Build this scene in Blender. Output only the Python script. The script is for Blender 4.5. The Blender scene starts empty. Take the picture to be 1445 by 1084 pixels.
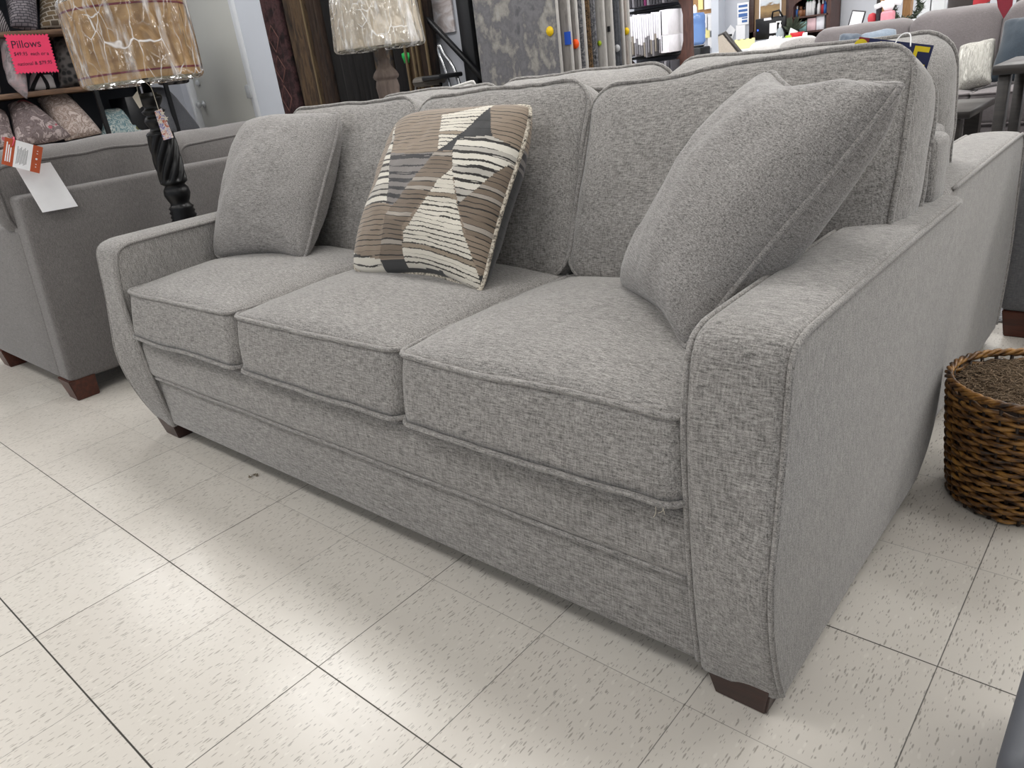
import bpy, bmesh, math, random
from mathutils import Vector, Matrix, noise
PI = math.pi
sc = bpy.context.scene
COL = sc.collection
rnd = random.Random(7)

# ------------------------------------------------------------------ camera (calibrated on the 305 mm floor tiles)
CAM = Vector((1.38388, -0.50775, 1.01014))
FWD = Vector((-0.6309203, 0.66720448, -0.39595171)).normalized()
RGT = Vector((0.75529757, 0.64488241, -0.11684288)).normalized()
DWN = Vector((0.1773842, -0.37277991, -0.91080732)).normalized()
FPX = 1049.93
cd = bpy.data.cameras.new('camera'); co = bpy.data.objects.new('camera', cd); COL.objects.link(co)
m3 = Matrix((RGT, -DWN, -FWD)).transposed()
co.matrix_world = Matrix.Translation(CAM) @ m3.to_4x4()
cd.sensor_width = 36; cd.lens = 36*FPX/1445; cd.clip_start = .02
sc.camera = co

def at(u, v, axis, val):
    """Point of the ray through picture position (u,v) on the plane axis=val."""
    d = FWD + RGT*((u-722.5)/FPX) + DWN*((v-542)/FPX)
    return CAM + d*((val-CAM[axis])/d[axis])

# ------------------------------------------------------------------ materials
def lin(h):
    h = h.lstrip('#'); o = []
    for i in (0, 2, 4):
        c = int(h[i:i+2], 16)/255
        o.append(c/12.92 if c <= .04045 else ((c+.055)/1.055)**2.4)
    return (*o, 1)

class NT:
    def __init__(s, name):
        s.m = bpy.data.materials.new(name); s.m.use_nodes = True
        s.t = s.m.node_tree; s.b = s.t.nodes['Principled BSDF']
        s.out = s.t.nodes['Material Output']
    def n(s, typ, props=None, **inp):
        nd = s.t.nodes.new('ShaderNode'+typ)
        for k, v in (props or {}).items(): setattr(nd, k, v)
        for k, v in inp.items():
            s.set(nd, int(k[1:]) if k[0] == 'i' and k[1:].isdigit() else k.replace('_', ' '), v)
        return nd
    def set(s, nd, k, v):
        if isinstance(v, bpy.types.NodeSocket): s.t.links.new(v, nd.inputs[k])
        elif isinstance(v, bpy.types.Node): s.t.links.new(v.outputs[0], nd.inputs[k])
        else: nd.inputs[k].default_value = v
    def math(s, op, a, b=0, c=0):
        nd = s.n('Math', {'operation': op}); s.set(nd, 0, a); s.set(nd, 1, b)
        if op in ('MULTIPLY_ADD', 'SMOOTH_MIN'): s.set(nd, 2, c)
        return nd.outputs[0]
    def coord(s, kind='Object', scale=(1, 1, 1), rot=(0, 0, 0)):
        tc = s.n('TexCoord')
        mp = s.n('Mapping'); s.set(mp, 'Vector', tc.outputs[kind]); mp.inputs['Scale'].default_value = scale; mp.inputs['Rotation'].default_value = rot
        return mp.outputs[0]
    def noise(s, vec, scale=1, detail=2, rough=.5, dist=0):
        nd = s.n('TexNoise'); s.set(nd, 'Vector', vec); nd.inputs['Scale'].default_value = scale
        nd.inputs['Detail'].default_value = detail; nd.inputs['Roughness'].default_value = rough; nd.inputs['Distortion'].default_value = dist
        return nd.outputs['Fac']
    def ramp(s, fac, stops, interp='LINEAR'):
        nd = s.n('ValToRGB'); s.set(nd, 'Fac', fac); cr = nd.color_ramp; cr.interpolation = interp
        while len(cr.elements) < len(stops): cr.elements.new(.5)
        for e, (p, c) in zip(cr.elements, stops): e.position = p; e.color = c if len(c) == 4 else (*c, 1)
        return nd.outputs[0]
    def mix(s, fac, a, b, mode='MIX'):
        nd = s.n('Mix', {'data_type': 'RGBA', 'blend_type': mode})
        s.set(nd, 0, fac); s.set(nd, 6, a); s.set(nd, 7, b); return nd.outputs[2]
    def bump(s, h, strength=.3, dist=.002):
        nd = s.n('Bump'); s.set(nd, 'Height', h); nd.inputs['Strength'].default_value = strength; nd.inputs['Distance'].default_value = dist
        s.set(s.b, 'Normal', nd.outputs[0])
    def done(s, col=None, rough=.6, metal=0, **kw):
        if col is not None: s.set(s.b, 'Base Color', col)
        s.set(s.b, 'Roughness', rough); s.set(s.b, 'Metallic', metal)
        for k, v in kw.items(): s.set(s.b, k.replace('_', ' '), v)
        return s.m

def plain(name, h, rough=.6, metal=0, var=.06, vscale=30, **kw):
    t = NT(name); c = lin(h) if isinstance(h, str) else h
    f = t.noise(t.coord(), vscale, 3)
    a = tuple(min(1, x*(1-var)) for x in c[:3])+(1,); b = tuple(min(1, x*(1+var)) for x in c[:3])+(1,)
    return t.done(t.ramp(f, [(.3, a), (.7, b)]), rough, metal, **kw)

def fabric(name, dark, light, streak=(55, 480, 480), nap=.10, contrast=1.25, fine=820, vert=None):
    t = NT(name)
    s1 = t.noise(t.coord('Object', streak), 1, 3, .65)
    s2 = t.noise(t.coord('Object', (fine, fine, fine)), 1, 2, .6)
    s3 = t.noise(t.coord('Object', vert or (340, 380, 50)), 1, 2, .6)
    f = t.math('MULTIPLY_ADD', s1, .45, t.math('MULTIPLY_ADD', s2, .35, t.math('MULTIPLY', s3, .25)))
    w = .16/contrast
    col = t.ramp(f, [(.525-w, lin(dark)), (.525, tuple((a+b)/2 for a, b in zip(lin(dark), lin(light)))), (.525+w, lin(light))])
    lo = t.noise(t.coord(), 7, 3, .6, .4)
    m = t.math('MULTIPLY_ADD', lo, nap*2, 1-nap)
    vm = t.n('VectorMath', {'operation': 'SCALE'}); t.set(vm, 0, col); t.set(vm, 'Scale', m)
    t.bump(f, .35, .0015)
    return t.done(vm.outputs[0], .95, 0, Sheen_Weight=.25, Sheen_Roughness=.45)

def wood(name, dark, light, scale=(6, 60, 60), rough=.45):
    t = NT(name)
    f = t.noise(t.coord('Object', scale), 1, 4, .6, .6)
    return t.done(t.ramp(f, [(.3, lin(dark)), (.7, lin(light))]), rough)

def blotch(name, cols, scale=40, rough=.85, detail=4, stretch=(1, 1, 1), dist=1.0, kind='Object'):
    t = NT(name)
    f = t.noise(t.coord(kind, tuple(scale*x for x in stretch)), 1, detail, .6, dist)
    n = len(cols)
    return t.done(t.ramp(f, [(.32+.36*i/(n-1), lin(c)) for i, c in enumerate(cols)]), rough)

M = {}
M['sofa'] = fabric('grey_chenille', '4a4846', 'b2aeaa')
M['sofa_pillow'] = fabric('grey_chenille_cushion', '484644', 'aeaaa7', (45, 560, 560))
M['grey'] = fabric('dark_grey_weave', '4e4b4a', '807c7a', nap=.06)
M['grey3'] = fabric('taupe_grey_velvet', '554f4f', '767071', nap=.12, contrast=.8)
M['charcoal'] = fabric('charcoal_weave', '505052', '7b7b7d', nap=.06)
M['leg'] = wood('brown_stained_leg', '2a1612', '3c221b', rough=.4)
M['redleg'] = wood('red_brown_leg', '35170e', '572a1b', rough=.4)
M['black'] = plain('black_metal', '17181b', .45)
M['blackwood'] = plain('black_lacquer', '0b0b0d', .33, Specular_IOR_Level=.35)
M['white'] = plain('white_paper', 'f2f2f4', .8, var=.02)
M['cord'] = plain('pale_cord', 'd8d0c0', .7)
M['satin'] = plain('satin_steel', 'b4b7ba', .5, .2)
M['chrome'] = plain('chrome', 'c8cacc', .22, 1)
M['underside'] = plain('black_dust_cover', '1d1c1b', .95)

def floor_mat():
    t = NT('speckled_vinyl_tile')
    tc = t.n('TexCoord'); sep = t.n('SeparateXYZ'); t.set(sep, 0, tc.outputs['Object'])
    X, Y = sep.outputs[0], sep.outputs[1]
    def joint(c, seed):
        q = t.math('DIVIDE', c, .3048); r = t.math('ROUND', q)
        d = t.math('MULTIPLY', t.math('ABSOLUTE', t.math('SUBTRACT', q, r)), .3048)
        wn = t.n('TexWhiteNoise', {'noise_dimensions': '1D'}); t.set(wn, 'W', t.math('ADD', r, seed))
        return d, wn.outputs[0], r
    dx, hx, ix = joint(X, 3.37); dy, hy, iy = joint(Y, 0)
    # joints running along x: the rows at y = -.305, 0 and .61 have opened into dark lines
    def eq(v, k): return t.math('COMPARE', v, k)
    strong = t.math('ADD', t.math('ADD', t.n('Math', {'operation': 'COMPARE'}, i0=iy, i1=0.0, i2=.1).outputs[0],
             t.math('MULTIPLY', t.n('Math', {'operation': 'COMPARE'}, i0=iy, i1=-1.0, i2=.1).outputs[0], 1.5)),
             t.n('Math', {'operation': 'COMPARE'}, i0=iy, i1=2.0, i2=.1).outputs[0])
    wob = t.noise(t.coord('Object', (9, 9, 9)), 1, 3)
    wy = t.math('MULTIPLY_ADD', strong, .0006, t.math('MULTIPLY_ADD', wob, .0006, .0003))
    wx = t.math('MULTIPLY_ADD', hx, .0004, t.math('MULTIPLY_ADD', wob, .0006, .0003))
    def line(d, w):
        nd = t.n('MapRange', {'interpolation_type': 'SMOOTHSTEP'}); t.set(nd, 0, d); t.set(nd, 1, t.math('MULTIPLY', w, .6)); t.set(nd, 2, t.math('MULTIPLY_ADD', w, 1.2, .0004))
        nd.inputs[3].default_value = 1; nd.inputs[4].default_value = 0; return nd.outputs[0]
    ly = t.math('MULTIPLY', line(dy, wy), t.math('MULTIPLY_ADD', strong, .4, .55)); lx = t.math('MULTIPLY', line(dx, wx), t.math('MULTIPLY_ADD', hx, .4, .6))
    ln = t.math('MAXIMUM', lx, ly); ln = t.math('MINIMUM', ln, 1)
    # per-tile tone
    cmb = t.n('CombineXYZ'); t.set(cmb, 0, t.math('FLOOR', t.math('DIVIDE', X, .3048))); t.set(cmb, 1, t.math('FLOOR', t.math('DIVIDE', Y, .3048)))
    wn = t.n('TexWhiteNoise', {'noise_dimensions': '3D'}); t.set(wn, 'Vector', cmb)
    base = t.mix(wn.outputs[0], lin('d2ccc4'), lin('dad5cd'))
    cloud = t.noise(t.coord('Object', (14, 10, 1)), 1, 4, .6)
    base = t.mix(t.math('MULTIPLY', cloud, .5), base, lin('c8c2b9'))
    # elongated chips running along y, several sizes and tones
    wv = t.n('TexNoise'); t.set(wv, 'Vector', t.coord('Object', (60, 60, 1))); wv.inputs['Scale'].default_value = 1
    def chips(sx, sy, thr, tone, amt, rot):
        vec = t.coord('Object', (sx, sy, 1), (0, 0, rot))
        va = t.n('VectorMath', {'operation': 'MULTIPLY_ADD'}); t.set(va, 0, wv.outputs['Color']); va.inputs[1].default_value = (.55, .55, 0); t.set(va, 2, vec)
        vo = t.n('TexVoronoi'); t.set(vo, 'Vector', va.outputs[0]); vo.inputs['Scale'].default_value = 1
        sp = t.n('SeparateColor'); t.set(sp, 0, vo.outputs['Color'])
        on = t.math('LESS_THAN', sp.outputs[0], amt)
        nd = t.n('MapRange'); t.set(nd, 0, vo.outputs['Distance']); nd.inputs[1].default_value = thr*.6; nd.inputs[2].default_value = thr; nd.inputs[3].default_value = 1; nd.inputs[4].default_value = 0
        return t.math('MULTIPLY', t.math('MULTIPLY', nd.outputs[0], on), tone)
    c1 = chips(200, 44, .36, .55, .26, .12); c2 = chips(130, 70, .25, .5, .10, -.35); c3 = chips(380, 80, .38, .5, .28, .25)
    ch = t.math('MAXIMUM', t.math('MAXIMUM', c1, c2), c3)
    col = t.mix(ch, base, lin('726c64'))
    c4 = chips(110, 40, .33, .4, .25, .5); col = t.mix(t.math('MULTIPLY', c4, .5), col, lin('efece2'))
    col = t.mix(ln, col, lin('34312b'))
    scr = t.noise(t.coord('Object', (3, 90, 1), (0, 0, .5)), 1, 4, .7)
    rg = t.math('MULTIPLY_ADD', scr, .16, t.math('MULTIPLY_ADD', ln, .4, .16))
    t.bump(t.math('MULTIPLY_ADD', ln, -1, t.math('MULTIPLY', cloud, .25)), .25, .001)
    return t.done(col, rg, 0, Specular_IOR_Level=.36)
M['floor'] = floor_mat()

# ------------------------------------------------------------------ mesh helpers
class MB:
    def __init__(s): s.v = []; s.f = []; s.m = []; s.sm = []
    def add(s, vs, fs, mi=0, smooth=True):
        o = len(s.v); s.v += [Vector(p) for p in vs]
        for f in fs: s.f.append(tuple(i+o for i in f)); s.m.append(mi); s.sm.append(smooth)
        return s
    def box(s, x0, x1, y0, y1, z0, z1, bev=0, seg=2, mi=0, mat=None, fn=None, cuts=0):
        bm = bmesh.new(); bmesh.ops.create_cube(bm, size=1)
        for v in bm.verts: v.co = Vector(((x0+x1)/2+v.co.x*(x1-x0), (y0+y1)/2+v.co.y*(y1-y0), (z0+z1)/2+v.co.z*(z1-z0)))
        if cuts: bmesh.ops.subdivide_edges(bm, edges=bm.edges[:], cuts=cuts, use_grid_fill=True)
        if bev:
            es = [e for e in bm.edges if len(e.link_faces) == 2 and e.calc_face_angle(0) > .5]
            bmesh.ops.bevel(bm, geom=es, offset=bev, segments=seg, profile=.5, affect='EDGES')
        bm.verts.index_update()
        vs = [v.co.copy() for v in bm.verts]; fs = [[v.index for v in f.verts] for f in bm.faces]; bm.free()
        if fn: vs = [fn(p) for p in vs]
        if mat: vs = [mat @ p for p in vs]
        return s.add(vs, fs, mi, bev > 0)
    def tube(s, path, r, n=8, closed=False, mi=0, caps=True):
        P = [Vector(p) for p in path]; N = len(P); rr = r if callable(r) else (lambda i: r)
        T = []
        for i in range(N):
            a = P[(i-1) % N] if closed or i else P[0]; b = P[(i+1) % N] if closed or i < N-1 else P[-1]
            d = (b-a); T.append(d.normalized() if d.length > 1e-9 else Vector((0, 0, 1)))
        u = T[0].orthogonal().normalized(); vs = []; fs = []
        for i in range(N):
            u = (u-T[i]*u.dot(T[i]))
            u = u.normalized() if u.length > 1e-6 else T[i].orthogonal().normalized()
            w = T[i].cross(u)
            for k in range(n):
                a = 2*PI*k/n; vs.append(P[i]+(u*math.cos(a)+w*math.sin(a))*rr(i))
        for i in range(N if closed else N-1):
            j = (i+1) % N
            for k in range(n): fs.append((i*n+k, i*n+(k+1) % n, j*n+(k+1) % n, j*n+k))
        if not closed and caps: fs += [tuple(range(n))[::-1], tuple(range((N-1)*n, N*n))]
        return s.add(vs, fs, mi, True)
    def lathe(s, prof, c=(0, 0, 0), n=32, mi=0, rfn=None, cap=True):
        vs = []; fs = []; c = Vector(c)
        for (r, z) in prof:
            for k in range(n):
                a = 2*PI*k/n; R = rfn(r, a, z) if rfn else r
                vs.append(c+Vector((R*math.cos(a), R*math.sin(a), z)))
        for i in range(len(prof)-1):
            for k in range(n): fs.append((i*n+k, i*n+(k+1) % n, (i+1)*n+(k+1) % n, (i+1)*n+k))
        if cap: fs += [tuple(range(n))[::-1], tuple(range((len(prof)-1)*n, len(prof)*n))]
        return s.add(vs, fs, mi, True)
    def quad(s, a, b, c, d, mi=0): return s.add([a, b, c, d], [(0, 1, 2, 3)], mi, False)
    def build(s, name, mats, parent=None, label=None, world=None):
        me = bpy.data.meshes.new(name); off = root_of(parent) if parent else Vector((0, 0, 0))
        me.from_pydata([tuple(p-off) for p in s.v], [], s.f)
        mats = mats if isinstance(mats, (list, tuple)) else [mats]
        for m in mats: me.materials.append(M[m] if isinstance(m, str) else m)
        me.polygons.foreach_set('material_index', s.m); me.polygons.foreach_set('use_smooth', s.sm); me.update()
        o = bpy.data.objects.new(name, me); COL.objects.link(o)
        if parent: o.parent = parent
        if label: o['label'] = label
        return o

BASE = {}
def root_of(o):
    while o.parent: o = o.parent
    return BASE.get(o.name, Vector((0, 0, 0)))

def tag(o, label, cat, group=None, kind=None):
    o['label'] = label; o['category'] = cat
    if group: o['group'] = group
    if kind: o['kind'] = kind
    return o
def thing(name, label, cat, loc=(0, 0, 0), group=None):
    o = bpy.data.objects.new(name, None); COL.objects.link(o); o.location = loc; o.empty_display_size = .1
    BASE[o.name] = Vector(loc)
    return tag(o, label, cat, group)
def solo(mb, name, mats, label, cat, group=None, origin=None):
    """a thing that is one mesh; its origin moves to its base centre"""
    c = origin or Vector((sum(p.x for p in mb.v)/len(mb.v), sum(p.y for p in mb.v)/len(mb.v), min(p.z for p in mb.v)))
    mb.v = [p-c for p in mb.v]; o = mb.build(name, mats); o.location = c
    BASE[o.name] = c
    return tag(o, label, cat, group)
def struct(mb, name, mats):
    o = mb.build(name, mats); o['kind'] = 'structure'; return o

def nz(p, f, seed=0): return noise.noise(Vector((p[0]*f+seed*3.1, p[1]*f-seed*1.7, p[2]*f+seed*.9)))
def nzv(p, f, seed=0): return noise.noise_vector(Vector((p[0]*f+seed*3.1, p[1]*f-seed*1.7, p[2]*f+seed*.9)))

def rrect(w, h, r, per=20):
    """outline of a rounded rectangle, evenly sampled along the sides"""
    pts = []; hw, hh = w/2-r, h/2-r
    for (cx, cy, a0, sx, sy, ln) in ((hw, -hh, -PI/2, 0, 1, 2*hh), (hw, hh, 0, -1, 0, 2*hw), (-hw, hh, PI/2, 0, -1, 2*hh), (-hw, -hh, PI, 1, 0, 2*hw)):
        for k in range(7):
            a = a0+PI/2*k/6; pts.append((cx+r*math.cos(a), cy+r*math.sin(a)))
        ex, ey = pts[-1]
        for k in range(1, per): pts.append((ex+sx*ln*k/per, ey+sy*ln*k/per))
    return pts

def cushion(w, h, t, r, cf, cb, xf, band=.008, wob=.004, seed=0, edge=None, pipe=.0055, rings=14, pw=.62):
    """boxed cushion: local a=width b=height c=thickness (front +c). Returns (body MB, piping MB)."""
    out = rrect(w, h, r); N = len(out); vs = []; fs = []
    def crown(a, b, k):
        q = max(0, 1-(2*a/w)**2)*max(0, 1-(2*b/h)**2); return k*q**pw
    def put(a, b, c):
        if edge: a, b, c = edge(a, b, c)
        p = Vector((a, b, c)); p += nzv(p, 5, seed)*wob+nzv(p, 16, seed+5)*wob*.3
        return xf(p)
    ring = []
    for side, k in ((1, cf), (-1, cb)):
        rr = []
        for i in range(1, rings+1):
            s = (i/rings)**.8
            rr.append([put(a*s, b*s, side*(t/2+crown(a*s, b*s, k))) for a, b in out])
        ring.append((rr, put(0, 0, side*(t/2+k))))
    bands = []
    for j in range(1, 6):
        q = j/6; ofs = band*math.sin(PI*q)**.7
        bands.append([put(a+ofs*(1 if a > 0 else -1)*min(1, (abs(2*a/w))**6), b+ofs*(1 if b > 0 else -1)*min(1, abs(2*b/h)**6), t/2-t*q) for a, b in out])
    rows = ring[0][0]+bands+ring[1][0][::-1]
    vs = [p for row in rows for p in row]
    for i in range(len(rows)-1):
        for k in range(N): fs.append((i*N+k, (i+1)*N+k, (i+1)*N+(k+1) % N, i*N+(k+1) % N))
    c0 = len(vs); vs += [ring[0][1], ring[1][1]]
    for k in range(N):
        fs.append((c0, k, (k+1) % N)); L = (len(rows)-1)*N; fs.append((c0+1, L+(k+1) % N, L+k))
    body = MB().add(vs, fs); pp = MB()
    for side in (1, -1):
        pts = []
        for a, b in out:
            n = Vector((a, b, 0)); n.normalize()
            pts.append(put(a*(1+.005/w), b*(1+.005/h), side*(t/2+.001)))
        pp.tube(pts, pipe, 6, True)
    return body, pp

def throw_pillow(name, BL, BR, TL, TR, th, mats, label, cat='pillow', group=None, pinch=.075, n=44, seed=0, pipe=.0055, pipe_mat=None, back=.8, dip=0, colour=None, wrinkle=1.0, wave=0, rc=.035):
    BL, BR, TL, TR = map(Vector, (BL, BR, TL, TR)); c = (BL+BR+TL+TR)/4
    X = ((BR-BL)+(TR-TL)).normalized(); Yd = (TL-BL)+(TR-BR); Z = X.cross(Yd).normalized(); Y = Z.cross(X)
    R = Matrix((X, Y, Z)).transposed(); Mi = R.transposed()
    cs = [Mi @ (p-c) for p in (BL, BR, TL, TR)]
    W = (BR-BL).length; H = (TL-BL).length
    def pos(u, v, side):
        # u,v in -1..1; edges are pulled in between the pointed corners
        pu = u*(1-pinch*(1-v*v)*abs(u)**1.5); pv = v*(1-pinch*(1-u*u)*abs(v)**1.5)
        k8 = 1-rc*abs(u*v)**7; pu *= k8; pv *= k8
        if wave: pv += wave*(max(0, -v)**3*(math.sin(u*3.6+.6)-.25)*1.0+max(0, v)**3*math.sin(u*2.6+2.2)*.6); pu += wave*.5*max(0, u)**3*math.sin(v*3.1+.4)
        if dip and v > .5: pv -= dip*(v-.5)*2*max(0, 1-((u+.22)/.68)**2)
        a, b = (pu+1)/2, (pv+1)/2
        p = cs[0]*(1-a)*(1-b)+cs[1]*a*(1-b)+cs[2]*(1-a)*b+cs[3]*a*b
        q = max(0, (1-u*u)*(1-v*v))
        hgt = th/2*(1 if side > 0 else back)*(q**.44)
        e = 1-max(abs(u), abs(v))
        wr = .006*wrinkle*nz((u*1.7, v*1.7, side*2), 1.6, seed)*min(1, e*5)+.0022*wrinkle*nz((u*5, v*5, side), 1.5, seed+3)*min(1, e*6)
        p = p+Vector((0, 0, side*hgt+wr*side))
        k = nzv((u, v, 0), 1.4, seed)*.006
        return p+k
    g = [-1+2*i/n for i in range(n+1)]
    g = [math.copysign(abs(x)**.85, x) for x in g]
    vs = []; idx = {}; fs = []; uv = []
    for side in (1, -1):
        for j, v in enumerate(g):
            for i, u in enumerate(g):
                bd = i in (0, n) or j in (0, n)
                if side < 0 and bd: idx[(side, i, j)] = idx[(1, i, j)]; continue
                idx[(side, i, j)] = len(vs); vs.append(pos(u, v, side)); uv.append(((u+1)/2, (v+1)/2))
    mb = MB()
    mi = []
    for side in (1, -1):
        for j in range(n):
            for i in range(n):
                q = (idx[(side, i, j)], idx[(side, i+1, j)], idx[(side, i+1, j+1)], idx[(side, i, j+1)])
                fs.append(q if side > 0 else q[::-1])
                mi.append(colour((g[i]+g[i+1]+2)/4, (g[j]+g[j+1]+2)/4, side) if colour else 0)
    mb.add(vs, fs); mb.m = mi
    o = mb.build(name, mats); o.matrix_world = Matrix.Translation(c) @ R.to_4x4()
    if colour:
        ul = o.data.uv_layers.new(name='weave')
        for lp in o.data.loops: ul.data[lp.index].uv = uv[lp.vertex_index]
    tag(o, label, cat, group)
    if pipe:
        path = [pos(u, -1, 1) for u in g[:-1]]+[pos(1, v, 1) for v in g[:-1]]+[pos(u, 1, 1) for u in g[::-1][:-1]]+[pos(-1, v, 1) for v in g[::-1][:-1]]
        pm = MB().tube(path, pipe, 6, True)
        po = pm.build('piping', pipe_mat or mats[0]); po.parent = o
    return o

def text(name, body, size, mat, parent, mtx, depth=.0006, shear=0, sx=1):
    cu = bpy.data.curves.new(name, 'FONT'); cu.body = body; cu.size = size; cu.extrude = depth; cu.shear = shear
    cu.align_x = 'CENTER'; cu.align_y = 'CENTER'
    ob = bpy.data.objects.new(name, cu); COL.objects.link(ob)
    dg = bpy.context.evaluated_depsgraph_get(); me = bpy.data.meshes.new_from_object(ob.evaluated_get(dg))
    COL.objects.unlink(ob); bpy.data.objects.remove(ob)
    me.transform(Matrix.Translation(-root_of(parent)) @ mtx @ Matrix.Diagonal((sx, 1, 1, 1)))
    me.materials.clear(); me.materials.append(M[mat])
    o = bpy.data.objects.new(name, me); COL.objects.link(o); o.parent = parent; return o

def frame(c, x, y):
    x = Vector(x).normalized(); z = x.cross(Vector(y)).normalized(); y = z.cross(x)
    return Matrix.Translation(c) @ Matrix((x, y, z)).transposed().to_4x4()

# ------------------------------------------------------------------ the room
M['wall'] = plain('pale_blue_grey_paint', 'b9bcc4', .75, var=.02, vscale=3)
M['wall_white'] = plain('bluish_white_paint', 'ced3dc', .7, var=.02, vscale=3)
M['wall_dark'] = plain('slate_grey_paint', '4c4f57', .8, var=.04, vscale=3)
M['ceil'] = plain('white_ceiling_board', 'd9d9d6', .9, var=.02, vscale=5)
M['door'] = plain('pale_grey_door_paint', 'b3b3ae', .5, var=.02, vscale=3)
M['frame_white'] = plain('white_gloss_frame', 'd8dbdf', .4, var=.02)
struct(MB().box(-5.7, 7, -7, 11, -.05, 0), 'floor', 'floor')
struct(MB().box(-5.7, 7, -7, 11, 3.0, 3.1), 'ceiling', 'ceil')
struct(MB().box(-5.7, -5.6, -7, 3.15, 0, 3), 'wall_left', 'wall')
DX0, DX1, DZ = -5.40, -4.47, 2.06
struct(MB().box(-5.7, DX0-.06, 3.05, 3.15, 0, 3).box(DX0-.06, DX1+.1, 3.05, 3.15, DZ+.06, 3).box(DX1+.1, -1.62, 3.05, 3.15, 0, 3), 'wall_back', 'wall')
struct(MB().box(-5.7, 7, 10.5, 10.6, 0, 3), 'wall_far', 'wall')
struct(MB().box(6.9, 7, 3.0, 10.6, 0, 3), 'wall_right', 'wall')
struct(MB().box(-5.7, -5.6, 3.15, 10.6, 0, 3), 'wall_office', 'wall')
p = at(1012, 10, 1, 10.3)
struct(MB().box(p.x-.09, p.x+.02, 10.3, 10.5, 0, 3), 'trim_1', 'wall_white')
# door in the back wall
dr = thing('door', 'pale grey flush door with round knob and deadbolt beside the pillow shelf', 'door', (-4.85, 3.08, 0)); dr.name = 'door_1'; BASE['door_1'] = Vector((-4.85, 3.08, 0)); dr['kind'] = 'structure'
MB().box(DX0, DX1, 3.075, 3.115, .01, DZ, .003, 1).build('door_panel', 'door', dr)
f = MB()
f.box(DX1+.03, DX1+.1, 3.03, 3.13, 0, DZ+.06, .004, 1); f.box(DX0-.06, DX0-.012, 3.03, 3.13, 0, DZ+.06, .004, 1); f.box(DX0-.06, DX1+.1, 3.03, 3.13, DZ+.012, DZ+.1, .004, 1)
f.build('door_frame', 'frame_white', dr)
MB().box(DX0, DX1+.03, 3.118, 3.128, 0, DZ+.01).build('stop_gap', 'black', dr)
MB().box(DX1-.045, DX1, 3.066, 3.075, .01, DZ, .002, 1).build('door_edge', 'frame_white', dr)
kp = at(288, 147, 1, 3.075); bp = at(280, 117, 1, 3.075)
rot = Matrix.Rotation(PI/2, 4, 'X')
k = MB(); k.lathe([(.03, 0), (.03, .008), (.012, .012), (.012, .03), (.026, .04), (.03, .055), (.022, .068), (.001, .07)], n=20); k.v = [Matrix.Translation(kp) @ rot @ v for v in k.v]
k.build('knob', 'satin', dr)
k = MB(); k.lathe([(.026, 0), (.026, .012), (.02, .02), (.001, .021)], n=20); k.v = [Matrix.Translation(bp) @ rot @ v for v in k.v]
k.build('deadbolt', 'satin', dr)
for z in (.22, 1.03, 1.84):
    MB().box(DX1-.03, DX1+.04, 3.022, 3.078, z-.05, z+.05, .003, 1).tube([(DX1+.006, 3.03, z-.055), (DX1+.006, 3.03, z+.055)], .008).build('hinge', 'satin', dr)
# white wall return beside the door
p0, p1 = at(368, 150, 1, 3.045), at(412, 150, 1, 3.045)
struct(MB().box(p0.x, p1.x, 3.03, 3.05, 0, 3), 'trim_2', 'wall_white')

# ------------------------------------------------------------------ sofas
def tapered_leg(x0, x1, y0, y1, top, mat, parent, out=0, dx0=.012, dx1=.012, dy0=.012, dy1=.012):
    vs = [(x0+dx0, y0+dy0, 0), (x1-dx1, y0+dy0, 0), (x1-dx1, y1-dy1, 0), (x0+dx0, y1-dy1, 0), (x0, y0, top), (x1, y0, top), (x1, y1, top), (x0, y1, top)]
    bm = bmesh.new(); vv = [bm.verts.new(p) for p in vs]
    for q in ((3, 2, 1, 0), (4, 5, 6, 7), (0, 1, 5, 4), (1, 2, 6, 5), (2, 3, 7, 6), (3, 0, 4, 7)): bm.faces.new([vv[i] for i in q])
    bmesh.ops.bevel(bm, geom=bm.edges[:], offset=.003, segments=2, affect='EDGES'); bm.verts.index_update()
    mb = MB().add([v.co.copy() for v in bm.verts], [[v.index for v in f.verts] for f in bm.faces], 0, False); bm.free()
    return mb.build('leg', mat, parent)

def catmull(pts, k=6):
    out = []; n = len(pts)
    for i in range(n-1):
        a, b, c, d = [Vector(pts[max(0, min(n-1, j))]) for j in (i-1, i, i+1, i+2)]
        for s in range(k):
            t = s/k; out.append(.5*((2*b)+(c-a)*t+(2*a-5*b+4*c-d)*t*t+(3*b-a-3*c+d)*t**3))
    out.append(Vector(pts[-1])); return out

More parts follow.
